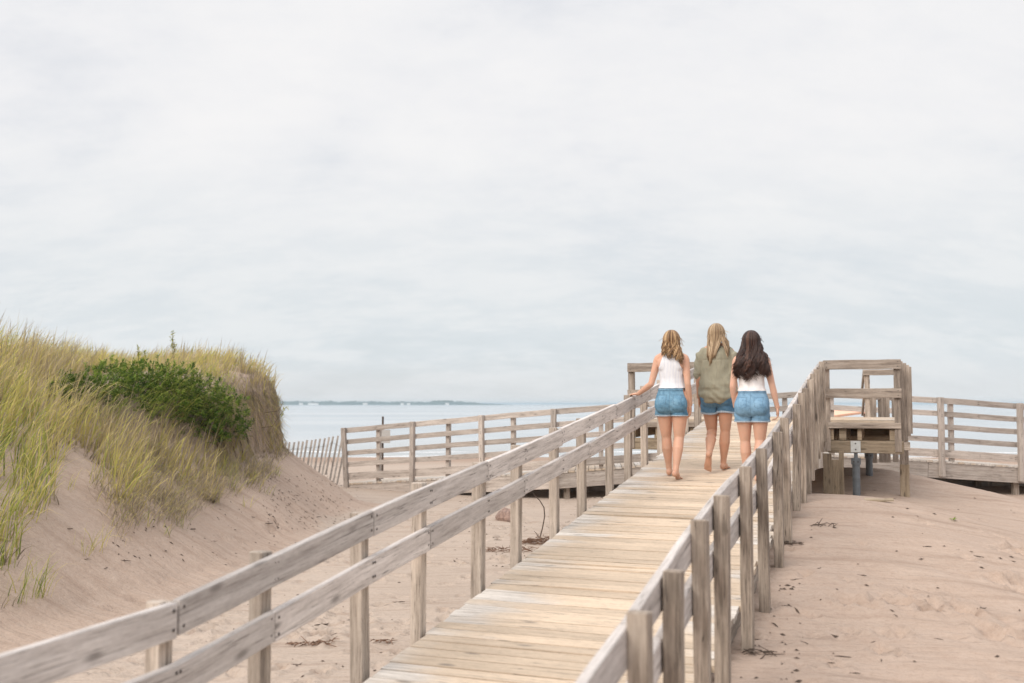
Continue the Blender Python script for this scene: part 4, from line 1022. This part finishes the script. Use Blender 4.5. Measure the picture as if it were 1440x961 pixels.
def grass():
    rg = np.random.default_rng(21)
    n = 10500
    x = rg.uniform(-13, -3.6, n); y = rg.uniform(7.8, 24, n); z = height(x, y)
    px, py = proj(x, y, z)
    low = np.interp(px, LOWX, LOWY) + 16 * waves(x * 2, y * 2, 2.0)
    u = np.interp(y, FY, FX) - x
    inside = py < low
    edge = np.clip((low - py) / 55, 0, 1)
    bare = np.exp(-(((px - 103) / 38) ** 2 + ((py - 655) / 24) ** 2))
    bush_d = ((px - 208) / 140) ** 2 + ((py - 575) / 52) ** 2
    bush_m = (bush_d < 1) & (y > 15)
    prob = .35 + .5 * pn(x, y, 1.3, 1) + .25 * edge
    keep = inside & (rg.uniform(0, 1, n) < prob * (1 - .9 * bare)) & ~(bush_m & (rg.uniform(0, 1, n) < .93)) & (px > -150) & (px < 394) & (u > .25)
    x, y, z, px, py, edge, u = [a[keep] for a in (x, y, z, px, py, edge, u)]
    m = len(x)
    # every tuft: 6 to 10 blades sharing tint and lean
    reps = rg.integers(4, 8, m); I = np.repeat(np.arange(m), reps); k = len(I)
    rx = x[I] + rg.normal(0, .05, k); ry = y[I] + rg.normal(0, .05, k); rz_ = height(rx, ry) - .03
    tb = .355 + .34 * (pn(x, y, .9, 2) - .5) * 2 + rg.normal(0, .10, m)
    tb += .10 * smooth(40, -40, px) * smooth(640, 800, py)           # greener clump low on the left
    tb += .20 * smooth(530, 495, py) * smooth(150, 40, px)
    tb -= .10 * smooth(270, 350, px)
    tint = np.clip(tb[I] + rg.normal(0, .19, k), .24, 1.0)
    dead = rg.uniform(0, 1, k) < (.05 + .45 * (1 - edge[I]) ** 1.5); tint[dead] = rg.uniform(0, .24, dead.sum())
    h = rg.uniform(.36, .90, k) * (.72 + .34 * edge[I]) * np.where(dead, .7, 1.0)
    h *= .87
    h *= 1 - .42 * smooth(15.6, 17.6, y[I]) * smooth(60, 200, px[I])
    az = rg.normal(.12, .75, m)[I] + rg.normal(0, .45, k)
    lean = np.abs(rg.normal(.26, .14, m))[I] + rg.normal(0, .07, k)
    droop = np.clip(rg.normal(.22, .16, k), 0, .8) + np.where(dead, .3, 0)
    lean = np.clip(lean + np.where(dead, .25, 0), .02, .9)
    wd = rg.uniform(.007, .016, k)
    # ripe seed stalks standing above the blades
    sel = rg.choice(k, 420, replace=False); q = lambda a: np.concatenate([a, a[sel]])
    rx, ry, rz_, az, lean, droop, wd, tint, h = [q(a) for a in (rx, ry, rz_, az, lean, droop, wd, tint, h)]
    n0 = k; h[n0:] = rg.uniform(.75, 1.05, 420) * (1 - .42 * smooth(15.6, 17.6, ry[n0:])); lean[n0:] = np.abs(rg.normal(.14, .08, 420)); droop[n0:] = rg.uniform(.02, .15, 420); wd[n0:] = .013; tint[n0:] = rg.uniform(.2, .3, 420)
    me = blades('dune_grass', np.stack([rx, ry, rz_], -1), h, az, lean, droop, wd, tint, M['grass'], rg)
    tag(link('dune_grass', me), 'tall straw and green marram grass covering the dune', 'grass', kind='stuff')
    # seed stalks standing above
    # dead skirt and hanging roots along the eroded edge and the foot of the grass
    n = 26000
    x = rg.uniform(-7.5, -3.6, n); y = rg.uniform(9, 20.5, n); u = np.interp(y, FY, FX) - x
    z = height(x, y); px, py = proj(x, y, z)
    low = np.interp(px, LOWX, LOWY)
    band = (np.abs(py - low - 5) < 26) & (px > 150) & (px < 392) & (rg.uniform(0, 1, n) < .20 + .5 * (pn(x, y, 2.2, 4) - .4))
    patch = (((px - 205) / 75) ** 2 + ((py - 690) / 52) ** 2 < 1) & (rg.uniform(0, 1, n) < .32 * pn(x, y, 2.5, 6))
    cl = (u > 1.46) & (u < 2.15) & (y > 15.6) & (px > 300)
    keep = band | cl | patch
    x, y, z, cl = x[keep], y[keep], z[keep], cl[keep]
    reps = np.where(cl, 6, 4); I = np.repeat(np.arange(len(x)), reps); k = len(I)
    rx = x[I] + rg.normal(0, .04, k); ry = y[I] + rg.normal(0, .04, k); rz_ = height(rx, ry) + rg.uniform(-.02, .05, k)
    c = cl[I]
    h = np.where(c, rg.uniform(.25, .6, k), rg.uniform(.18, .42, k))
    az = np.where(c, rg.normal(-.5, .7, k), rg.normal(-.7, 1.0, k))
    lean = np.where(c, rg.uniform(.10, .45, k), rg.uniform(.3, .8, k)); droop = np.where(c, rg.uniform(.2, .5, k), rg.uniform(.3, .7, k))
    tint = np.clip(rg.normal(.17, .09, k), 0, .30); gr = rg.uniform(0, 1, k) < .10; tint[gr] = rg.uniform(.4, .8, gr.sum())
    root = np.stack([rx, ry, rz_], -1)
    me = blades('dead_grass', root, np.where(c, -1, 1) * h, az + np.where(c, PI, 0), lean, droop, rg.uniform(.004, .007, k), tint, M['grass'], rg)
    tag(link('dead_grass', me), 'grey brown dead grass and roots hanging along the eroded dune edge', 'dead grass', kind='stuff')
grass()

def tuft(loc, n, hgt, seed, green, group, label, spread=.05, az0=.2, nm='grass_tuft'):
    rg = np.random.default_rng(seed)
    root = np.stack([rg.normal(0, spread, n), rg.normal(0, spread, n), np.full(n, -.04)], -1)
    me = blades(nm, root, rg.uniform(.5, 1, n) * hgt, rg.normal(az0, 1.0, n), np.abs(rg.normal(.25, .18, n)), np.clip(rg.normal(.25, .15, n), 0, .7),
                rg.uniform(.005, .009, n), np.clip(rg.normal(green, .16, n), .05, 1), M['grass'], rg)
    o = link(nm, me); o.location = loc
    return tag(o, label, 'grass', group)
G1 = 'loose grass sprigs on the bare dune slope'
for i, (px, py, n, hh, gr) in enumerate([(18, 850, 7, .40, .7), (118, 778, 9, .42, .6), (135, 772, 7, .45, .62), (205, 738, 10, .30, .5), (252, 742, 9, .32, .6),
        (300, 705, 12, .40, .65), (326, 690, 14, .38, .75), (352, 676, 10, .34, .7), (370, 694, 8, .28, .7), (388, 668, 7, .30, .62), (232, 752, 8, .25, .5),
        (100, 690, 9, .36, .55), (170, 760, 7, .22, .3), (340, 712, 7, .25, .5)]):
    tuft(ground_hit(px, py), n, hh, 100 + i, gr, G1, 'thin green grass sprig standing alone on the bare sand of the dune slope')
tuft(ground_hit(46, 838), 34, .55, 150, .72, None, 'dense green grass clump lowest on the dune slope near the left edge', .10)
tuft(ground_hit(318, 668), 40, .55, 151, .62, None, 'yellow green grass clump just below the dark green bush', .12)
tuft(ground_hit(190, 712), 46, .45, 152, .28, None, 'straw coloured drooping grass clump on the edge of the bare sand hollow', .14)

def leaf_mesh(name, pos, nrm, ln, wd, tint, mat):
    """folded lance leaves: pos base points, nrm pointing directions"""
    n = len(pos); d = nrm / np.linalg.norm(nrm, axis=1, keepdims=True)
    ref = np.where(np.abs(d[:, 2:3]) < .9, np.array([[0, 0, 1.]]), np.array([[1., 0, 0]]))
    s_ = np.cross(d, ref); s_ /= np.linalg.norm(s_, axis=1, keepdims=True); b = np.cross(s_, d)
    V = np.stack([pos, pos + d * (ln * .55)[:, None] + s_ * (wd * .5)[:, None] + b * (ln * .08)[:, None],
                  pos + d * ln[:, None] - b * (ln * .06)[:, None], pos + d * (ln * .55)[:, None] - s_ * (wd * .5)[:, None] + b * (ln * .08)[:, None]], 1)
    Q = np.arange(n * 4).reshape(-1, 4)
    return np_mesh(name, V.reshape(-1, 3), Q, [mat], {'tint': np.repeat(tint, 4)}, False)
def bush():
    rg = np.random.default_rng(33)
    c0 = ground_hit(222, 590, 12); t = thing('bush', c0, 'dark green glossy leaved bush growing through the dune grass', 'bush')
    cl = [(82, 553, 18, 17), (98, 548, 24, 17.1), (124, 545, 28, 17.0), (160, 541, 32, 16.9), (205, 545, 36, 16.8), (248, 552, 38, 16.7), (285, 566, 36, 16.6), (312, 582, 34, 16.5), (322, 605, 26, 16.4),
          (140, 556, 30, 16.6), (190, 560, 36, 16.5), (240, 570, 36, 16.4), (282, 592, 34, 16.3), (300, 612, 22, 16.3), (180, 528, 20, 17.1), (232, 534, 22, 17.0), (150, 522, 12, 17), (270, 545, 16, 16.9), (340, 592, 14, 16.6), (335, 612, 14, 16.5)]
    pos, nr, ln, tn = [], [], [], []
    for (px, py, rp, d) in cl:
        d = ground_hit(px, py + 14, 9).y; r = rp * 1.06 * d / F; c = at(px, py, d - r * .35)
        base = Vector((c.x + .05, c.y + .25, 0)); base.z = gz(base.x, base.y) - .1
        stems = MB(); stems.tube([base, base.lerp(c, .5) + Vector((0, 0, .08)), c], [.022, .016, .008], 6); stems.build('stem', [M['stem']], t)
        ns = int(185 * (rp / 32) ** 2)
        for _ in range(ns):
            v = Vector(rg.normal(0, 1, 3)); v.normalize()
            if v.z < -.55: continue
            rr = r * (1.0 + .16 * math.sin(v.x * 5 + px) * math.cos(v.z * 6 + py)) * rg.uniform(.62, 1.08)
            p = c + v * rr; ax = (v + Vector((0, 0, .7)) + Vector(rg.normal(0, .3, 3))).normalized()
            shade = rg.uniform(.2, .9)
            for j in range(rg.integers(12, 18)):
                a = rg.uniform(0, 2 * PI); e = Vector((math.cos(a), math.sin(a), 0)); e = (e - ax * e.dot(ax))
                dd = (ax * rg.uniform(.25, 1.0) + e.normalized() * rg.uniform(.5, 1.0))
                pos.append(p + ax * rg.uniform(-.05, .03)); nr.append(dd); ln.append(rg.uniform(.034, .066)); tn.append(np.clip(shade + rg.normal(0, .15), 0, 1))
    pos = np.array([tuple(p - c0) for p in pos]); nr = np.array([tuple(v) for v in nr]); ln = np.array(ln)
    link('foliage', leaf_mesh('foliage', pos, nr, ln, ln * .36, np.array(tn), M['leaf']), t)
    # grass arching over the bush
    n = 900; px = rg.uniform(120, 322, n); py = 520 + rg.uniform(0, 70, n) + .10 * np.abs(px - 200)
    root = np.array([tuple(at(a - 14, b + 10, ground_hit(a - 14, b + 14, 9).y - rg.uniform(.15, .4))) for a, b in zip(px, py)])
    k = rg.integers(0, n, 900); root = root[k]
    dens = rg.uniform(0, 1, len(root)) < np.where(px[k] > 215, .95, .3); root = root[dens]; m = len(root)
    me = blades('arching_grass', root, rg.uniform(.4, .75, m), rg.normal(.05, .5, m), rg.uniform(.35, .7, m), rg.uniform(.3, .75, m), rg.uniform(.005, .009, m),
                np.clip(rg.normal(.78, .14, m), .3, 1), M['grass'], rg)
    tag(link('arching_grass', me), 'long green grass blades arching over the dark green bush', 'grass', kind='stuff')
bush()
def weed(px, py, top, seed, label, d=16.6):
    rg = np.random.default_rng(seed); b = at(px, py, d); b.z = min(b.z, gz(b.x, b.y)); tp = at(px + 3, top, d)
    t = thing('weed_plant', b, label, 'plant', 'tall weeds on the dune crest')
    mb = MB(); pos, nr, ln, tn = [], [], [], []
    for k in range(3):
        e = tp + Vector((rg.normal(0, .06), rg.normal(0, .05), -.10 * k)); mid = b.lerp(e, .5) + Vector((rg.normal(0, .03), 0, 0))
        mb.tube([b, mid, e], [.006, .005, .003], 5)
        for j in range(26):
            f_ = rg.uniform(.45, 1); p = b.lerp(e, f_)
            pos.append(tuple(p - b)); a = rg.uniform(0, 2 * PI); nr.append((math.cos(a), math.sin(a), rg.uniform(.2, 1.2))); ln.append(rg.uniform(.04, .08)); tn.append(rg.uniform(0, .8))
    mb.build('stem', [M['stem']], t); ln = np.array(ln)
    link('foliage', leaf_mesh('foliage', np.array(pos), np.array(nr), ln, ln * .4, np.array(tn), M['goldleaf']), t)
weed(243, 505, 467, 61, 'tallest leafy weed sticking up above the grass on the dune crest', 17.4)
weed(198, 512, 486, 62, 'shorter leafy weed on the dune crest left of the tallest one', 17.4)
rg = np.random.default_rng(8)
b = at(383, 600, 18.3); e = at(403, 573, 18.3)
t = thing('leafy_twig', b, 'thin curling twig with yellow green leaves poking out from the dune edge', 'twig')
mb = MB(); mb.tube([b - Vector((.2, 0, .02)), b, b.lerp(e, .55) + Vector((.0, 0, .02)), e], [.006, .005, .004, .003], 5)
mb.tube([b - Vector((.15, 0, -.25)), at(392, 578, 18.3), at(398, 566, 18.3), at(395, 560, 18.3), at(391, 562, 18.3)], [.005, .005, .004, .003, .002], 5); mb.build('stem', [M['stem']], t)
ps = [tuple(b.lerp(e, f_) - b) for f_ in rg.uniform(.5, 1.05, 22)]; ln = rg.uniform(.04, .075, 22)
link('foliage', leaf_mesh('foliage', np.array(ps), rg.normal(0, 1, (22, 3)) + [.4, 0, .4], ln, ln * .5, rg.uniform(.3, 1, 22), M['goldleaf']), t)

# ------------------------------------------------------------------ things lying on the sand
def stone(name, loc, rx, ry, rz_, seed, label, mat, cat='stone'):
    bm = bmesh.new(); bmesh.ops.create_icosphere(bm, subdivisions=3, radius=1)
    rg = np.random.default_rng(seed); dirs = [Vector(rg.normal(0, 1, 3)).normalized() for _ in range(9)]
    for v in bm.verts:
        n_ = v.co.normalized(); k = 1.0
        for d in dirs: k = min(k, .80 / max(.5, n_.dot(d)) if n_.dot(d) > .5 else k)
        k *= 1 + .03 * math.sin(n_.x * 13 + n_.y * 9 + n_.z * 11)
        v.co = Vector((n_.x * rx, n_.y * ry, n_.z * rz_)) * k
    me = bpy.data.meshes.new(name); bm.to_mesh(me); bm.free(); me.materials.append(mat)
    o = link(name, me, None, False); o.location = loc; o.rotation_euler = (0, 0, rg.uniform(0, 3)); return tag(o, label, cat)
q = ground_hit(712, 732); stone('rock', q + Vector((0, 0, .05)), .26, .17, .17, 2, 'red brown rock half buried in the sand behind the left railing', M['rock'])
# long bent stem standing in the sand between two posts
q = ground_hit(758, 757); d = q.y
t = thing('bent_stem', q, 'long thin bent dry stem standing in the sand between the left railing posts', 'stem')
mb = MB(); mb.tube([q - Z * .05, at(763, 742, d), at(766, 726, d), at(765, 714, d), at(759, 704, d), at(752, 697, d), at(748, 690, d)], [.008, .009, .009, .008, .007, .005, .003], 6); mb.build('stem', [M['twig']], t)
mb = MB(); mb.tube([at(758, 757, d - .02), at(754, 750, d), at(751, 747, d)], [.007, .005, .003], 5); mb.build('side_shoot', [M['twig']], t)
def heap(px, py, w, dpt, h, n, seed, label, mat, cat='seaweed'):
    rg = np.random.default_rng(seed); q = ground_hit(px, py); mb = MB()
    for _ in range(n):
        a = rg.uniform(0, PI); r = np.sqrt(rg.uniform(0, 1)); th = rg.uniform(0, 2 * PI)
        x, y = r * math.cos(th) * w, r * math.sin(th) * dpt; z = gz(q.x + x, q.y + y) + h * (1 - r * r) * rg.uniform(0, 1)
        L = rg.uniform(.03, .09); e = Vector((math.cos(a), math.sin(a), rg.normal(0, .25))) * L
        c = Vector((q.x + x, q.y + y, z + .008)); bend = Vector((rg.normal(0, .02), rg.normal(0, .02), rg.uniform(0, .025)))
        mb.tube([c - e, c + bend, c + e], [.002, .0042, .002], 4)
    o = mb.build('seaweed_heap', [mat]); 
    off = Vector((q.x, q.y, q.z)); o.data.transform(Matrix.Translation(-off)); o.location = off
    return tag(o, label, cat)
heap(778, 764, .50, .20, .10, 300, 5, 'heap of dry brown seaweed drifted against the left edge of the boardwalk', M['weed'])
heap(722, 775, .40, .18, .03, 70, 6, 'thin scatter of dry brown seaweed beside the middle posts of the left railing', M['weed'])
heap(440, 908, .20, .07, .02, 26, 7, 'small reddish clump of dry seaweed seen under the lower rail of the left railing', M['weed'])
heap(540, 905, .10, .06, .02, 14, 8, 'tiny patch of dry seaweed between the third and fourth visible posts of the left railing', M['weed'])
heap(1158, 742, .14, .06, .02, 9, 9, 'wispy dark seaweed on the sand below the far end of the right railing', M['twig'])
heap(1114, 768, .08, .05, .02, 12, 10, 'small dark seaweed tuft at the foot of a right railing post', M['twig'])
heap(1068, 922, .12, .08, .015, 12, 11, 'loose dark plant litter on the sand right of the nearest railing posts', M['twig'])
# green leaf and the orange chip under the platform
q = ground_hit(1341, 733); b_ = leaf_mesh('leaf', np.zeros((5, 3)), np.array([[1, .2, .3], [.6, .8, .4], [-.7, .5, .3], [-.2, -.9, .3], [.4, -.4, .9]]), np.full(5, .05), np.full(5, .03), np.full(5, .8), M['leaf'])
o = link('leaf', b_); o.location = q + Z * .01; tag(o, 'small green leaf lying on the right hand sand', 'leaf')
q = ground_hit(1236, 705); mb = MB(); mb.board(q + Vector((-.16, 0, .015)), q + Vector((.13, -.08, .02)), (.3, 1, .2), .09, .012, nseg=3, jit=.004)
o = mb.build('wood_chip', [M['beam']]); o.data.transform(Matrix.Translation(-q)); o.location = q; tag(o, 'flat brown wood chip on the sand in front of the steel pipes', 'wood chip')
# small twigs: one made, the rest copies
def twig_mesh(seed):
    rg = np.random.default_rng(seed); mb = MB(); pts = [Vector((-.09, 0, .006))]
    for i in range(4): pts.append(pts[-1] + Vector((.045, rg.normal(0, .014), rg.normal(0, .004))))
    mb.tube(pts, [.004, .006, .006, .005, .002], 5); mb.tube([pts[2], pts[2] + Vector((.03, .03, .01))], [.004, .002], 4)
    o = mb.build('twig', [M['twig']]); return o
protos = [twig_mesh(70 + i) for i in range(3)]
spots = [(1120, 818), (1105, 858), (1146, 872), (1165, 930), (1185, 926), (1198, 948), (1290, 726), (1256, 702), (1300, 770), (1350, 776), (1374, 785), (1425, 722), (1365, 776),
         (1090, 880), (1100, 935), (1132, 905), (1068, 902), (1296, 788), (1424, 790), (1260, 868), (1210, 810), (1155, 800), (1240, 930), (1380, 860), (1400, 905), (1320, 900), (1228, 690), (1265, 900),
         (470, 895), (560, 850), (640, 790), (700, 760), (452, 880), (610, 770), (655, 740), (585, 765), (505, 760), (600, 912), (420, 935), (330, 905), (285, 905), (360, 880), (810, 735), (830, 715), (690, 715), (630, 700),
         (150, 800), (215, 742), (235, 775), (175, 790), (300, 762), (330, 745), (355, 728), (378, 740), (402, 712), (420, 735), (445, 728), (96, 745), (120, 790), (270, 745)]
rg = np.random.default_rng(4)
for i, (px, py) in enumerate(spots):
    q = ground_hit(px, py)
    o = protos[i] if i < 3 else protos[i % 3].copy()
    if i >= 3: COL.objects.link(o)
    o.location = q; o.rotation_euler = (0, 0, rg.uniform(0, PI)); s_ = rg.uniform(.5, 1.1) * (.65 if px > 1000 else 1); o.scale = (s_, s_, s_)
    side = 'right hand sand' if px > 1000 else ('bare dune slope' if px < 460 and py < 800 else 'trampled sand left of the boardwalk')
    tag(o, {'right hand sand': 'small dark dry twig lying on the windblown sand right of the boardwalk', 'bare dune slope': 'small dark dry twig lying on the bare dune slope',
            'trampled sand left of the boardwalk': 'small dark dry twig lying on the trampled sand left of the boardwalk'}[side], 'twig', 'dry twigs on the ' + side)
# fine litter: clods and bits nobody could count
def litter():
    rg = np.random.default_rng(77); V, Q = [], []
    def bit(q, L, w, a):
        e = Vector((math.cos(a), math.sin(a), 0)); f_ = Vector((-e.y, e.x, 0)); b = len(V)
        for p in (q - e * L, q - f_ * w, q + e * L, q + f_ * w): V.append((p.x, p.y, gz(p.x, p.y) + .004))
        V.append((q.x, q.y, q.z + w * .9 + .006))
        for k in range(4): Q.append((b + k, b + (k + 1) % 4, b + 4))
    for (px0, px1, py0, py1, n, kx) in ((375, 505, 668, 745, 300, 1), (150, 420, 690, 790, 90, 1), (640, 860, 700, 800, 200, 0), (300, 700, 760, 960, 90, 0), (1040, 1130, 800, 961, 60, 0), (1130, 1440, 700, 961, 30, 0)):
        for _ in range(n):
            px, py = rg.uniform(px0, px1), rg.uniform(py0, py1)
            if kx and py < np.interp(px, LOWX, LOWY) + 10: continue
            q = ground_hit(px, py, 4.5); 
            if abs((q.x * CA - q.y * SA) + 1.76) < .98 and q.y > 2: continue
            s_ = rg.uniform(.3, 1.0) ** 2; bit(q, .005 + .024 * s_, .003 + .007 * s_, rg.normal(-.4, .6))
    me = bpy.data.meshes.new('litter'); me.from_pydata(V, [], Q); me.materials.append(M['twig'])
    tag(link('litter', me), 'fine dark plant litter and clods strewn over the sand', 'litter', kind='stuff')
litter()
HAZE = 3.0e-4

# ------------------------------------------------------------------ sky, sun, camera
SUN_EL, SUN_AZ = math.radians(40), math.radians(-135)      # azimuth from the view direction, minus = left
w = bpy.data.worlds.new('World'); scene.world = w; w.use_nodes = True
nt = w.node_tree; nt.nodes.clear()
out = nt.nodes.new('ShaderNodeOutputWorld'); bg = nt.nodes.new('ShaderNodeBackground'); lk(nt, bg.outputs[0], out.inputs[0])
sky = nt.nodes.new('ShaderNodeTexSky'); sky.sky_type = 'NISHITA'; sky.sun_disc = False
sky.sun_elevation = SUN_EL; sky.sun_rotation = SUN_AZ; sky.air_density = 1.0; sky.dust_density = 2.0; sky.ozone_density = 1.0
tc = nt.nodes.new('ShaderNodeTexCoord'); sx = nt.nodes.new('ShaderNodeSeparateXYZ'); lk(nt, tc.outputs['Generated'], sx.inputs[0])
zz = math_(nt, 'MAXIMUM', sx.outputs[2], 0.0)
# cloud sheet seen in perspective: direction divided by height
den = math_(nt, 'ADD', zz, .42)
cx_ = math_(nt, 'DIVIDE', sx.outputs[0], den); cy_ = math_(nt, 'DIVIDE', sx.outputs[1], den)
v1 = comb(nt, math_(nt, 'MULTIPLY', cx_, 2.3), math_(nt, 'MULTIPLY', cy_, 3.4), 3.7)
n1 = noise(nt, v1, 1.0, 9, .62, .12)
n2 = noise(nt, comb(nt, math_(nt, 'MULTIPLY', cx_, 4.2), math_(nt, 'MULTIPLY', cy_, 9.0), 8.2), 1.0, 8, .66, .1)
n3 = noise(nt, comb(nt, math_(nt, 'MULTIPLY', cx_, .9), math_(nt, 'MULTIPLY', cy_, 1.0), 1.1), 1.0, 3, .5)
den_ = math_(nt, 'ADD', math_(nt, 'ADD', math_(nt, 'MULTIPLY', n1, .52), math_(nt, 'MULTIPLY', n2, .21)), math_(nt, 'MULTIPLY', n3, .27))
CLOUD_HI, CLOUD_LO = (8.35, 8.27, 8.3), (7.35, 7.45, 7.75)
cl = mix(nt, mrange(nt, den_, .38, .64, 0, 1, True), CLOUD_LO, CLOUD_HI)
low = mrange(nt, zz, .03, .30, 1, 0, True)                # a thicker, cooler sheet low over the sea
cl = mix(nt, math_(nt, 'MULTIPLY', low, .88), cl, mix(nt, mrange(nt, n2, .4, .62, 0, 1, True), (6.35, 6.85, 7.15), (7.15, 7.45, 7.6)))
hz = mrange(nt, zz, .0, .055, .8, 0, True)                 # milky band on the horizon
cl = mix(nt, hz, cl, (7.0, 7.1, 7.2))
cov = math_(nt, 'SUBTRACT', 1.0, math_(nt, 'MULTIPLY', mrange(nt, den_, .36, .5, .12, 0), 1.0))
col = mix(nt, cov, sky.outputs[0], cl)
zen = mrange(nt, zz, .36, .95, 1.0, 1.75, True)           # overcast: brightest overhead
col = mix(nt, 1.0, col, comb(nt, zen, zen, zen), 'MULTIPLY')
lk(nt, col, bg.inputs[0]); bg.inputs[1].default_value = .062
sd = Vector((math.sin(SUN_AZ) * math.cos(SUN_EL), math.cos(SUN_AZ) * math.cos(SUN_EL), math.sin(SUN_EL)))
sl = bpy.data.lights.new('sun', 'SUN'); sl.energy = 1.5; sl.angle = math.radians(42); sl.color = (1.0, .92, .82)
so = bpy.data.objects.new('sun', sl); COL.objects.link(so); so.rotation_euler = (-sd).to_track_quat('-Z', 'Y').to_euler()
cam = bpy.data.cameras.new('camera'); co = bpy.data.objects.new('camera', cam); COL.objects.link(co)
# sea air between here and the far shore
hb = MB(); hb.add([(x_, y_, z_) for z_ in (-9.0, 4.5) for x_, y_ in ((-17000, -800), (17000, -800), (17000, 21000), (-17000, 21000))],
    [(3, 2, 1, 0), (4, 5, 6, 7), (0, 1, 5, 4), (1, 2, 6, 5), (2, 3, 7, 6), (3, 0, 4, 7)])
hm = bpy.data.materials.new('sea_air'); hm.use_nodes = True; hn = hm.node_tree; hn.nodes.clear()
ho = hn.nodes.new('ShaderNodeOutputMaterial'); hv = hn.nodes.new('ShaderNodeVolumePrincipled'); hn.links.new(hv.outputs[0], ho.inputs['Volume'])
hv.inputs['Color'].default_value = (.70, .86, .97, 1); hv.inputs['Density'].default_value = HAZE
ho_ = hb.build('haze', hm); tag(ho_, 'pale sea haze that fades the far shore', 'haze', kind='stuff')
co.location = (0, 0, 0); co.rotation_euler = (PI / 2 + PITCH, 0, 0)
cam.sensor_width = 36; cam.lens = 36 * F / 1440; cam.clip_start = .05; cam.clip_end = 60000
cam.dof.use_dof = True; cam.dof.focus_distance = 11.3; cam.dof.aperture_fstop = 2.0
scene.camera = co
vs = scene.view_settings; vs.view_transform = 'Standard'; vs.look = 'None'; vs.exposure = EXPOSURE; vs.gamma = 1
vs.use_curve_mapping = False
scene.render.engine = 'CYCLES'; scene.cycles.use_denoising = True
scene.cycles.max_bounces = 8; scene.cycles.transparent_max_bounces = 12
scene.render.film_transparent = False
